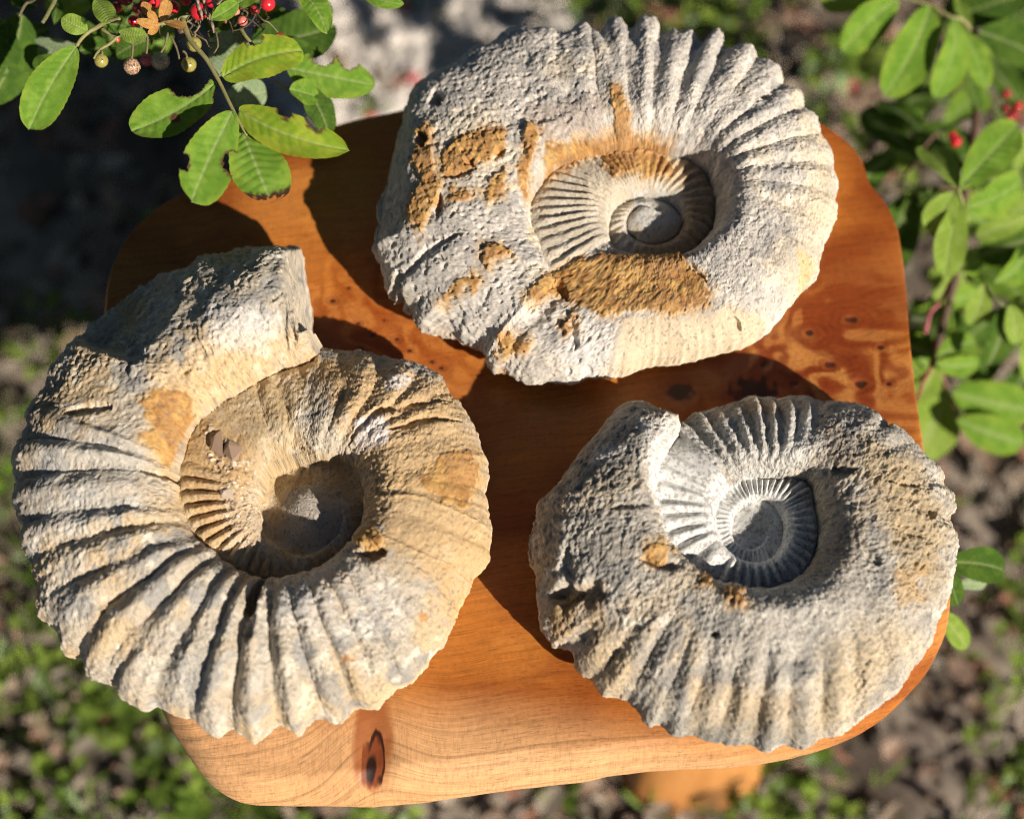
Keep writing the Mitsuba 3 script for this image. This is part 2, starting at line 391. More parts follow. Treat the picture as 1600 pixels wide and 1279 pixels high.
def ammonite(key, cfg):
    flip = cfg.get('flip', 1)
    ztop = ZS + 0.036
    C = at(*cfg['center'], ZS + 0.030)[:2]

    def polar(pts, z, start=None):
        w = at([a for a, _ in pts], [b for _, b in pts], z)[:, :2] - C
        th = np.unwrap(np.arctan2(w[:, 1] * flip, w[:, 0]))
        if start is not None:
            th += 2 * np.pi * np.round((start - th[0]) / (2 * np.pi))
        return th, np.hypot(w[:, 0], w[:, 1])

    th_s, r_s = polar(cfg['seam'], ztop)
    th_s += 2 * np.pi * (th_s[0] < 0)
    ta = th_s[0]
    keep = np.r_[True, np.diff(np.maximum.accumulate(th_s)) > 1e-3]
    th_s, r_s = th_s[keep], r_s[keep]
    turns = th_s[-1]
    seam0 = PchipInterpolator(th_s, r_s)

    def seam(th):
        th = np.asarray(th, float)
        q = np.stack([th * 7, th * 0 + 1.5, th * 0], -1)
        return seam0(th) * (1 + 0.050 * (meshkit.fbm(q, 4, 91) - 0.5))

    th_o, r_o = polar(cfg['outline'], ZS + 0.020)
    th_o = (th_o - ta) % (2 * np.pi) + ta
    o = np.argsort(th_o)
    th_o, r_o = th_o[o], r_o[o]
    th_o, i0 = np.unique(th_o, return_index=True); r_o = r_o[i0]
    outline = PchipInterpolator(np.r_[th_o[-6:] - 2 * np.pi, th_o, th_o[:6] + 2 * np.pi], np.r_[r_o[-6:], r_o, r_o[:6]])

    NT = 1150
    t = ta + np.arange(NT) * 2 * np.pi / NT
    R = gaussian_filter1d(outline(t), 1.2, mode='wrap')
    jag_ = np.stack([np.cos(t) * R, np.sin(t) * R, 0 * t], -1)
    R = R * (1 + 0.030 * (meshkit.fbm(jag_ * 95, 3, 33) - 0.5) + 0.010 * (meshkit.noise(jag_ * 600, 34) - 0.5))
    B0 = seam(t)
    ramp = sstep(2 * np.pi - 0.45, 2 * np.pi, t - ta)
    A = np.minimum(B0 * (1 - ramp) + seam(ta) * ramp, R * 0.985)
    u_in = np.linspace(0.006, 1, 96)
    u_out = np.linspace(0, 1, 165)[1:]
    u_out = 0.5 * u_out + 0.5 * (1 - (1 - u_out) ** 1.9)
    u_un = np.linspace(0, 1, 34)[1:]
    rho = np.concatenate([u_in[:, None] * A, A + u_out[:, None] * (R - A)])
    W0 = np.broadcast_to(t, rho.shape)
    # which whorl, and where across it
    nb = 4
    bounds = [seam(np.minimum(t + 2 * np.pi * k, turns)) for k in range(nb)]
    kk = np.zeros(rho.shape, int)
    for k in range(nb):
        kk += (rho < bounds[k] - 1e-9) & (t + 2 * np.pi * k < turns)
    stack = np.array([R, *bounds])
    outer = np.take_along_axis(stack, kk, 0)
    inner = np.take_along_axis(stack, np.minimum(kk + 1, nb), 0)
    w = W0 + 2 * np.pi * kk
    core = (w >= turns)
    inner = np.where(core, 0, inner)
    v = np.clip((rho - inner) / np.maximum(outer - inner, 1e-9), 0, 1)
    wd = np.degrees(w - ta)
    zs = lambda a: np.interp(a, [p[0] for p in cfg['zs']], [p[1] for p in cfg['zs']]) * MM
    zt = lambda a: np.interp(a, [p[0] for p in cfg['zt']], [p[1] for p in cfg['zt']]) * MM
    vc = np.interp(wd, [p[0] for p in cfg['vc']], [p[1] for p in cfg['vc']])
    zmid = cfg.get('zmid', 20) * MM
    a_, c_ = zs(wd), zt(wd)
    e_ = np.where(kk == 0, zmid, np.minimum(zs(wd - 360), c_))
    pin, pout = cfg.get('pin', 1.9), np.where(kk == 0, np.interp(wd, [p[0] for p in cfg['pout']], [p[1] for p in cfg['pout']]), 1.7)
    tin = np.clip(1 - v / vc, 0, 1)
    tout = np.clip((v - vc) / (1 - vc), 0, 1)
    z = np.where(v < vc, a_ + (c_ - a_) * (1 - tin ** pin) ** (1 / pin), e_ + (c_ - e_) * np.maximum(1 - tout ** pout, 0) ** (1 / pout))
    z = np.where(core, zs(np.degrees(turns - ta)) + cfg.get('dome', 3) * MM * np.sqrt(np.maximum(1 - v ** 2, 0)), z)
    # smooth the step where the old whorl dives under the new one
    x, y = C[0] + rho * np.cos(t), C[1] + flip * rho * np.sin(t)

    def wxy(pts, zz=0.036):
        return at([a for a, _ in pts], [b for _, b in pts], ZS + zz)[:, :2]

    for (px, py), (dx, dy), z0, slope, reach in cfg.get('cuts', ()):
        p0 = wxy([(px, py)])[0]
        d = np.array([dx, -dy], float); d /= np.linalg.norm(d)
        dd = (x - p0[0]) * d[0] + (y - p0[1]) * d[1]
        zp = z0 * MM - math.tan(math.radians(slope)) * dd
        across = abs((x - p0[0]) * d[1] - (y - p0[1]) * d[0])
        zp = np.maximum(zp, zmid) + 0.03 * sstep(reach * PX, 1.35 * reach * PX, across)
        zk = z - zp
        z = np.where(kk == 0, z - 0.5 * (zk + np.sqrt(zk ** 2 + (1.2 * MM) ** 2)) + 0.0, z)
    for pts, wid, depth in cfg.get('lumps', ()):
        d, _ = seg_dist(x, y, wxy(pts))
        z = z + depth * MM * np.exp(-(d / (wid * PX)) ** 2)
    # underside
    rho_u = R * (1 - 0.42 * (1 - np.cos(u_un[:, None] * np.pi / 2)) ** 1.0)
    z_u = np.broadcast_to(zmid * (1 - np.sin(u_un[:, None] * np.pi / 2)), rho_u.shape)
    nu = len(u_un)
    full_rho = np.concatenate([rho, rho_u])
    fz = np.concatenate([z, z_u])
    fx, fy = C[0] + full_rho * np.cos(t), C[1] + flip * full_rho * np.sin(t)
    pos = np.stack([fx, fy, fz + ZS], -1)
    ones = lambda arr, val: np.concatenate([arr, np.broadcast_to(val, rho_u.shape).astype(arr.dtype)])
    kk, v, wd, core, w = ones(kk, 0), ones(v, 1.0), np.concatenate([wd, np.broadcast_to(np.degrees(t - ta), rho_u.shape)]), ones(core, False), np.concatenate([w, np.broadcast_to(t, rho_u.shape)])
    under = ones(np.zeros(rho.shape), 1.0) * np.concatenate([np.zeros(len(rho)), u_un])[:, None]
    m = len(full_rho)
    i, j = np.meshgrid(np.arange(m - 1), np.arange(NT), indexing='ij')
    q = np.stack([i * NT + j, (i + 1) * NT + j, (i + 1) * NT + (j + 1) % NT, i * NT + (j + 1) % NT], -1).reshape(-1, 4)
    k_ = np.arange(NT)
    faces = np.vstack([q[:, :3], q[:, [0, 2, 3]], np.stack([np.full(NT, m * NT), k_, (k_ + 1) % NT], 1), np.stack([np.full(NT, m * NT + 1), (m - 1) * NT + (k_ + 1) % NT, (m - 1) * NT + k_], 1)])
    if flip < 0:
        faces = faces[:, ::-1]
    ends = np.array([[C[0], C[1], pos[0, :, 2].mean()], [C[0], C[1], ZS]])

    def normals_of(p):
        n = vnormals(np.vstack([p.reshape(-1, 3), ends]), faces)[:-2].reshape(p.shape)
        return n

    def blur_n(n, s):
        n = gaussian_filter1d(gaussian_filter1d(n, s, axis=1, mode='wrap'), s, axis=0)
        return n / np.maximum(np.linalg.norm(n, axis=-1, keepdims=True), 1e-9)

    # ribs
    N = blur_n(normals_of(pos), 5)
    idx_o, idx_i, ids = [], [], []
    for k, (po, pi, kind) in enumerate(cfg['ribs']):
        ao = polar([po], ZS + 0.024)[0][0]; ai = polar([pi], ztop)[0][0]
        ids.append(k * 1.0); idx_o.append(ao); idx_i.append(ai)
    idx_o, idx_i = np.unwrap(idx_o), np.unwrap(idx_i)
    idx_o += 2 * np.pi * np.round((ta + 0.001 - idx_o[0]) / (2 * np.pi) + cfg.get('rib_turn', 0.5))
    idx_i += 2 * np.pi * np.round((idx_o[0] - idx_i[0]) / (2 * np.pi))
    idx_o, idx_i = np.maximum.accumulate(idx_o), np.maximum.accumulate(idx_i)
    ids = np.array(ids)
    for w0d, w1d, step, sweep in cfg.get('fine_ribs', ()):
        s = np.arange(w0d, w1d, step)
        extra = ta + np.radians(s)
        idx_o = np.r_[idx_o, extra + math.radians(sweep)]; idx_i = np.r_[idx_i, extra]; ids = np.r_[ids, ids[-1] + 1 + np.arange(len(s))]
    idx_o, idx_i = np.maximum.accumulate(idx_o + 1e-5 * np.arange(len(ids))), np.maximum.accumulate(idx_i + 1e-5 * np.arange(len(ids)))
    ph = (1 - v) * np.interp(w, idx_i, ids) + v * np.interp(w, idx_o, ids)
    ph = ph + 0.34 * (fbm_r(pos * 38, 3, 21) - 0.5)
    fr = ph - np.floor(ph)
    amp = np.interp(wd, [p[0] for p in cfg['amp']], [p[1] for p in cfg['amp']]) * MM
    sharp = np.interp(wd, [p[0] for p in cfg['sharp']], [p[1] for p in cfg['sharp']])
    lo = np.interp(wd, [p[0] for p in cfg['fade']], [p[1] for p in cfg['fade']])
    skew = fr ** cfg.get('skew', 1.0)
    rib = (0.5 - 0.5 * np.cos(2 * np.pi * skew)) ** sharp
    rnd = np.modf(np.sin(np.floor(ph) * 12.9898) * 43758.5453)[0] % 1.0
    win = sstep(lo - 0.30, lo + 0.18, v) * np.where(kk > 0, sstep(1.02, 0.86, v), 1.0) * (1 - 0.75 * sstep(0.82, 1.0, v) * (kk == 0)) * (1 - sstep(0.2, 0.8, under)) * (~core)
    hrib = amp * (0.65 + 0.6 * rnd) * win * (rib - 0.55) * (0.15 + 1.6 * fbm_r(pos * 40, 3, 22)) * (1 - 0.6 * sstep(0.58, 0.72, fbm_r(pos * 58, 3, 23)))
    under_clay = np.zeros(pos.shape[:2])
    for pts, lift, solid in cfg.get('crusts', ()):
        if solid > 0.7:
            under_clay = np.maximum(under_clay, sstep(-0.003, 0.002, poly_sd(pos[..., 0], pos[..., 1], wxy(pts))))
    pos = pos + N * (hrib * (1 - 0.85 * under_clay))[..., None]
    # weathering: lumps, chips, grain
    N = blur_n(normals_of(pos), 2)
    rough = np.where(kk == 0, 1.0, cfg.get('inner_rough', 0.4))
    big = fbm_r(pos * 34, 3, 40) - 0.5
    med = fbm_r(pos * 130, 3, 41) - 0.5
    chip = fbm_r(pos * np.array([240, 240, 240]), 3, 44)
    fine = fbm_r(pos * 700, 3, 42) - 0.5
    grain = fbm_r(pos * 2600, 1, 47) - 0.5
    pit = sstep(0.70, 0.80, fbm_r(pos * 520, 1, 48))
    matrix = np.zeros(pos.shape[:2])
    X, Y = pos[..., 0], pos[..., 1]
    wx = X + 0.006 * (fbm_r(pos * 120, 3, 50) - 0.5) + 0.0016 * (fbm_r(pos * 900, 1, 52) - 0.5)
    wy = Y + 0.006 * (fbm_r(pos * 120, 3, 51) - 0.5) + 0.0016 * (fbm_r(pos * 900, 1, 53) - 0.5)
    for pts in cfg.get('matrix', ()):
        matrix = np.maximum(matrix, sstep(-0.004, 0.004, poly_sd(wx, wy, wxy(pts))))
    wob = pos + 0.0016 * np.stack([fbm_r(pos * 420, 2, 54 + c) - 0.5 for c in range(3)], -1)
    g3, g1 = cells(wob, 5200, 55), cells(wob, 34000, 56)
    ledge = (g3 - 0.5) * (0.35 + 0.65 * sstep(0.46, 0.60, chip))
    vary = cfg.get('coarse', 1.0) * (0.45 + 1.1 * sstep(0.36, 0.62, fbm_r(pos * 30, 3, 57)))
    h = rough * MM * (3.2 * big * (1 + cfg.get('rugged', 0.3) * matrix) + 1.6 * med * (1 + 0.25 * matrix) + vary * (1.0 * fine + 0.66 * (g1 - 0.5)) + 0.42 * grain - 0.8 * pit * (0.4 + 0.6 * matrix) + (0.5 + cfg.get('flaky', 1.0) * matrix) * ledge)
    smoothz = np.zeros(pos.shape[:2])
    for pts in cfg.get('plain', ()):
        smoothz = np.maximum(smoothz, sstep(-0.002, 0.003, poly_sd(wx, wy, wxy(pts))))
    h = h * (1 - 0.55 * smoothz)
    gem = np.zeros(pos.shape[:2])
    for pts in cfg.get('crystalline', ()):
        gem = np.maximum(gem, sstep(-0.002, 0.002, poly_sd(wx, wy, wxy(pts, 0.030))) * (kk > 0))
    g2 = cells(wob, 8000, 58) if cfg.get('crystalline') else gem
    h = h + gem * MM * (1.5 * (g2 - 0.5) + 0.9 * (g1 - 0.5))
    crack_m = np.zeros(pos.shape[:2])
    for pts, wid, depth in cfg.get('cracks', ()):
        d, s = seg_dist(wx * 0.6 + X * 0.4, wy * 0.6 + Y * 0.4, wxy(pts))
        wl = wid * PX * (0.25 + 0.75 * np.sin(np.pi * np.clip(s * 0.94 + 0.03, 0, 1)))
        g = np.exp(-(d / np.maximum(wl, 1e-6)) ** 4) * (kk == 0) if depth > 0 else np.exp(-(d / np.maximum(wl, 1e-6)) ** 2)
        h = h - depth * MM * g
        crack_m = np.maximum(crack_m, g if depth > 2 else 0)
    crust = np.zeros(pos.shape[:2])
    crust_id = np.full(pos.shape[:2], -1)
    cj = 0
    for pts, lift, solid in cfg.get('crusts', ()):
        sd = poly_sd(wx, wy, wxy(pts)) + 0.003 * (fbm_r(pos * 300, 3, 60 + cj) - 0.5) / max(solid, 0.2)
        g = sstep(-0.0006, 0.0006, sd)
        h = h + lift * MM * g * (0.7 + 0.9 * (fbm_r(pos * 420, 3, 70) - 0.3))
        crust = np.maximum(crust, g)
        crust_id = np.where(sd > 0, cj, crust_id)
        cj += 1
    pos = pos + N * (h * (1 - 0.5 * under))[..., None]
    pos[..., 2] = np.maximum(pos[..., 2], ZS - 0.001)
    # ---- colour of the matter: limestone, clay, stains, grains
    pal = cfg['palette']
    q1 = fbm_r(pos * 42, 4, 80); q2 = fbm_r(pos * 90, 4, 81); q3 = fbm_r(pos * 900, 2, 82); q4 = fbm_r(pos * 2300, 1, 83); q5 = fbm_r(pos * 190, 4, 84)
    col = np.broadcast_to(np.array(pal['base']), pos.shape).copy()
    col = mixc(col, pal['warm'], sstep(0.46 - pal.get('warmth', 0), 0.62 - pal.get('warmth', 0), q1) * 0.8)
    col = mixc(col, pal['cool'], sstep(0.52, 0.64, q2) * 0.75)
    col = mixc(col, pal['pale'], sstep(0.55, 0.68, q5) * 0.7)
    for pts, c, soft, strength in cfg.get('stains', ()):
        sd = poly_sd(wx, wy, wxy(pts)) + soft * PX * 1.6 * (q5 - 0.5) * 2
        col = mixc(col, c, sstep(-soft * PX, soft * PX, sd) * strength * (0.65 + 0.5 * q3))
    inn = (kk > 0).astype(float)
    if 'inner' in pal:
        ci = mixc(np.broadcast_to(np.array(pal['inner']), pos.shape), pal['inner2'], sstep(0.45, 0.6, q5))
        col = mixc(col, ci, inn * pal.get('inner_s', 1.0) * sstep(0.0, 0.02, v + 0.02))
    for pts, c, soft, strength in cfg.get('inner_stains', ()):
        sd = poly_sd(wx, wy, wxy(pts, 0.026)) + soft * PX * 1.6 * (q5 - 0.5) * 2
        col = mixc(col, c, sstep(-soft * PX, soft * PX, sd) * strength * (0.65 + 0.5 * q3) * inn)
    rim = np.zeros(pos.shape[:2])
    for pts, lift, solid in cfg.get('crusts', ()):
        sd = poly_sd(wx, wy, wxy(pts)) + 0.010 * (q5 - 0.5) + 0.004 * (q3 - 0.5)
        col = mixc(col, (0.45, 0.295, 0.125), sstep(-0.0042, 0.0010, sd) * 0.7)
        rim = np.maximum(rim, sstep(0.0014, 0.0004, abs(sd - 0.0006)))
    if cfg.get('crystalline'):
        col = mixc(col, (0.68, 0.63, 0.55), 0.7 * gem * sstep(0.66, 0.76, g2))
        col = mixc(col, (0.20, 0.15, 0.105), gem * sstep(0.30, 0.20, g2))
    cr = mixc(np.broadcast_to(np.array([0.43, 0.255, 0.082]), pos.shape), [0.30, 0.150, 0.040], sstep(0.45, 0.62, q5))
    cr = mixc(cr, [0.50, 0.33, 0.14], sstep(0.52, 0.70, q2))
    cr = mixc(cr, [0.24, 0.095, 0.022], sstep(0.50, 0.62, q2) * 0.6)
    col = mixc(col, (0.26, 0.115, 0.035), rim * sstep(0.50, 0.62, q1) * 0.8)
    cr = cr * (0.72 + 0.56 * fbm_r(pos * 600, 2, 88))[..., None]
    col = mixc(col, cr, crust * (0.82 + 0.18 * sstep(0.40, 0.55, q3)))
    col = mixc(col, [0.16, 0.145, 0.125], sstep(pal.get('speck', 0.64), pal.get('speck', 0.64) + 0.06, q3) * 0.55)
    col = col * (0.86 + 0.28 * q4)[..., None] * (0.86 + 0.28 * g1)[..., None]
    col = np.clip(col, 0.01, 0.85)
    # ---- parts
    V = np.vstack([pos.reshape(-1, 3), [[C[0], C[1], pos[0, :, 2].mean()], [C[0], C[1], ZS - 0.0005]]])
    Nn = vnormals(V, faces)
    COL = np.vstack([col.reshape(-1, 3), col[0, 0], col[-1, 0]])
    part = np.where(kk.reshape(-1) > 0, 1, 0)
    part = np.where(crust_id.reshape(-1) >= 0, 2 + crust_id.reshape(-1), part)
    part = np.r_[part, 1, 0]
    fp = np.median(part[faces], axis=1).astype(int)

    for c in range(2, 2 + cj):                                   # a crust that the noise cut in two becomes two parts
        sel = np.nonzero(fp == c)[0]
        if len(sel) == 0:
            continue
        fs = faces[sel]
        gph = coo_matrix((np.ones(len(fs) * 2), (np.r_[fs[:, 0], fs[:, 1]], np.r_[fs[:, 1], fs[:, 2]])), shape=(len(V), len(V)))
        lab = connected_components(gph, directed=False)[1][fs[:, 0]]
        for u in np.unique(lab):
            m_ = lab == u
            fp[sel[m_]] = fp.max() + 1 if m_.sum() > 160 else 0

    def emit(sel, sub, label=None):
        f = faces[sel]
        ids_, inv = np.unique(f, return_inverse=True)
        put(name(f'{key}__{sub}'), V[ids_], inv.reshape(-1, 3), 'stone_matter', color=COL[ids_], normals=Nn[ids_], label=label)

    emit(fp == 0, 'outer_whorl')
    emit(fp == 1, 'inner_whorl')
    for c in np.unique(fp[fp > 1]):
        emit(fp == c, 'clay_crust')
    tag(key, cfg['label'], 'fossil', 'ammonite fossils on the stool')

    def height(px, py):
        """A point on the stone's top under the photograph's pixel."""
        p = at(px, py, ZS + 0.036)
        d = (pos[:rho.shape[0], :, 0] - p[0]) ** 2 + (pos[:rho.shape[0], :, 1] - p[1]) ** 2
        k = np.unravel_index(np.argmin(d), d.shape)
        return pos[k]
    return height


G, Rg = 'groove', 'ridge'
LEFT = dict(
    center=(440, 775),
    label='largest ammonite fossil, tan with a raised rock lump at its top, left on the stool',
    outline=[(490, 541), (484, 500), (485, 467), (477, 441), (474, 402), (464, 388), (428, 389), (389, 392), (354, 399), (311, 412), (303, 427), (272, 431), (247, 431), (214, 447), (175, 480), (149, 499), (123, 532), (84, 584), (73, 612), (45, 642), (45, 674), (29, 713), (26, 765), (32, 811), (39, 850), (49, 876), (65, 921), (62, 958), (94, 986), (104, 1022), (136, 1031), (146, 1055), (162, 1070), (188, 1070), (193, 1094), (224, 1114), (247, 1106), (305, 1129), (341, 1148), (363, 1138), (399, 1155), (435, 1135), (464, 1148), (493, 1125), (529, 1129), (558, 1109), (594, 1103), (616, 1077), (639, 1067), (668, 1038), (678, 1022), (704, 983), (720, 947), (740, 908), (767, 869), (769, 817), (759, 772), (766, 746), (753, 700), (740, 661), (714, 622), (681, 584), (636, 567), (597, 558), (558, 548), (519, 545)],
    seam=[(490, 543), (440, 572), (373, 609), (333, 635), (302, 660), (282, 698), (272, 751), (282, 799), (300, 834), (330, 856), (355, 874), (380, 888), (418, 890), (457, 884), (499, 867), (534, 841), (555, 813), (563, 780), (560, 743), (553, 718), (530, 700), (505, 700), (470, 702), (434, 710), (408, 727), (396, 755), (396, 790), (408, 822), (432, 842), (465, 850), (498, 842), (520, 822), (528, 795), (522, 765)],
    zs=[(0, 22), (18, 33), (40, 33), (80, 28), (140, 24), (190, 19), (250, 16), (310, 17), (340, 25), (365, 26), (420, 21), (500, 18), (600, 16), (720, 15), (1000, 15)],
    zt=[(0, 51), (30, 51), (60, 48), (90, 47), (180, 46), (270, 45), (330, 42), (365, 38), (400, 35), (450, 30), (520, 24.5), (560, 20), (640, 18), (740, 19), (900, 18)],
    vc=[(0, 0.34), (60, 0.30), (300, 0.30), (350, 0.35), (400, 0.4), (900, 0.4)],
    zmid=20, pout=[(0, 2.0), (305, 2.0), (330, 1.5), (360, 1.4)],
    crystalline=[[(318, 662), (372, 700), (402, 735), (400, 800), (395, 850), (350, 850), (342, 760), (318, 720)]], rugged=1.3, dome=-3.5,
    cuts=[((300, 470), (-0.86, -0.5), 47, 46, 125), ((395, 408), (0.05, -1), 49, 66, 90)],
    lumps=[([(430, 420), (400, 470), (350, 530)], 50, 4.0), ([(470, 772), (486, 794)], 42, 13.0), ([(170, 560), (250, 600)], 30, 2.5), ([(600, 640), (640, 660)], 30, -2.0)],
    matrix=[[(490, 540), (490, 380), (300, 400), (170, 470), (110, 560), (240, 620), (330, 610)]],
    plain=[[(600, 850), (640, 760), (770, 730), (775, 880), (715, 960), (640, 930)]],
    ribs=[((75, 642), (200, 690), G), ((62, 700), (225, 715), G), ((55, 762), (262, 742), G), ((32, 825), (272, 793), G), ((58, 884), (285, 812), G), ((95, 935), (300, 838), G), ((118, 1022), (315, 850), G), ((168, 1065), (340, 868), G), ((243, 1102), (362, 882), G),
          ((307, 1118), (385, 893), G), ((368, 1130), (408, 897), G), ((437, 1128), (432, 897), G), ((505, 1118), (455, 892), G), ((550, 1106), (478, 885), G), ((602, 1092), (500, 875), G), ((634, 1068), (518, 862), G), ((677, 1026), (535, 850), G), ((708, 980), (548, 832), G), ((733, 915), (558, 812), G), ((760, 858), (564, 790), G), ((768, 800), (565, 770), G), ((762, 750), (563, 745), G), ((748, 690), (558, 722), G), ((728, 648), (551, 712), G), ((702, 612), (543, 703), G),
          ((650, 575), (534, 698), G), ((597, 560), (525, 697), G), ((522, 550), (507, 690), G), ((470, 562), (482, 690), G), ((432, 585), (457, 690), G), ((405, 602), (440, 700), G)],
    fine_ribs=[(412, 800, 8.5, 2)],
    amp=[(0, 0), (45, 1.0), (70, 4.0), (150, 5.6), (205, 4.4), (238, 2.0), (258, 0.8), (305, 0.7), (322, 3.2), (365, 2.2), (400, 0.9), (432, 1.0), (450, 3.2), (530, 2.8), (560, 1.0), (800, 0.4)],
    sharp=[(0, 0.75), (300, 0.7), (400, 0.8), (900, 1.0)],
    fade=[(0, 0.5), (70, 0.35), (150, 0.12), (230, 0.2), (400, 0.3), (440, 0.52), (900, 0.52)], skew=0.85, inner_rough=0.7,
    cracks=[([(407, 902), (402, 950), (393, 1005)], 8, 11), ([(560, 868), (600, 872)], 14, 4.5), ([(110, 650), (180, 648)], 10, 3), ([(230, 742), (280, 744)], 5, 3), ([(545, 690), (590, 650), (700, 615)], 6, 2.5), ([(612, 676), (660, 660), (722, 650)], 5, 2.2), ([(640, 885), (712, 952)], 3, -0.8), ([(600, 845), (735, 902)], 3, -0.8), ([(570, 780), (660, 784), (765, 820)], 3, -0.7)],
    crusts=[([(232, 640), (262, 622), (300, 628), (306, 650), (284, 690), (270, 730), (262, 720), (240, 700), (225, 695), (250, 676)], 0.4, 0.9), ([(560, 840), (590, 832), (602, 850), (596, 872), (572, 866)], 1.5, 0.5), ([(690, 720), (735, 700), (750, 740), (725, 795), (690, 785), (665, 755)], 0.5, 0.35)],
    stains=[([(480, 560), (560, 550), (700, 590), (765, 720), (775, 880), (710, 980), (640, 900), (570, 820), (560, 700)], (0.45, 0.305, 0.145), 22, 0.9),
            ([(255, 600), (330, 560), (470, 530), (485, 560), (330, 640), (280, 700), (270, 780), (250, 760)], (0.52, 0.37, 0.19), 18, 0.7),
            ([(330, 500), (400, 500), (440, 520), (430, 560), (360, 565)], (0.62, 0.60, 0.56), 20, 0.6),
            ([(560, 660), (600, 650), (612, 690), (580, 705), (552, 695)], (0.62, 0.60, 0.60), 6, 0.8), ([(600, 580), (640, 590), (625, 615), (605, 605)], (0.64, 0.62, 0.60), 6, 0.8),
            ([(440, 910), (540, 880), (620, 930), (640, 980), (560, 1000), (460, 1000)], (0.56, 0.54, 0.50), 26, 0.6), ([(60, 690), (250, 700), (260, 800), (60, 860)], (0.40, 0.405, 0.39), 26, 0.55), ([(260, 980), (420, 960), (420, 1140), (240, 1100)], (0.33, 0.325, 0.30), 26, 0.5),
            ([(70, 560), (110, 600), (60, 700), (40, 820), (30, 700)], (0.23, 0.175, 0.115), 14, 0.6),
            ([(655, 962), (668, 966), (672, 976), (660, 975)], (0.50, 0.20, 0.04), 4, 0.9), ([(542, 1026), (556, 1028), (558, 1036), (545, 1033)], (0.45, 0.19, 0.05), 3, 0.9)],
    inner_stains=[([(270, 700), (330, 660), (400, 700), (400, 840), (320, 850)], (0.40, 0.255, 0.11), 16, 0.75), ([(400, 760), (440, 850), (360, 870), (350, 800)], (0.50, 0.43, 0.34), 14, 0.5), ([(440, 760), (540, 740), (560, 840), (480, 860), (430, 830)], (0.34, 0.33, 0.31), 12, 0.85)],
    palette=dict(base=(0.41, 0.365, 0.29), warm=(0.46, 0.35, 0.205), cool=(0.235, 0.24, 0.235), pale=(0.60, 0.555, 0.46), inner=(0.42, 0.315, 0.175), inner2=(0.47, 0.38, 0.25), inner_s=0.9, warmth=0.02),
)
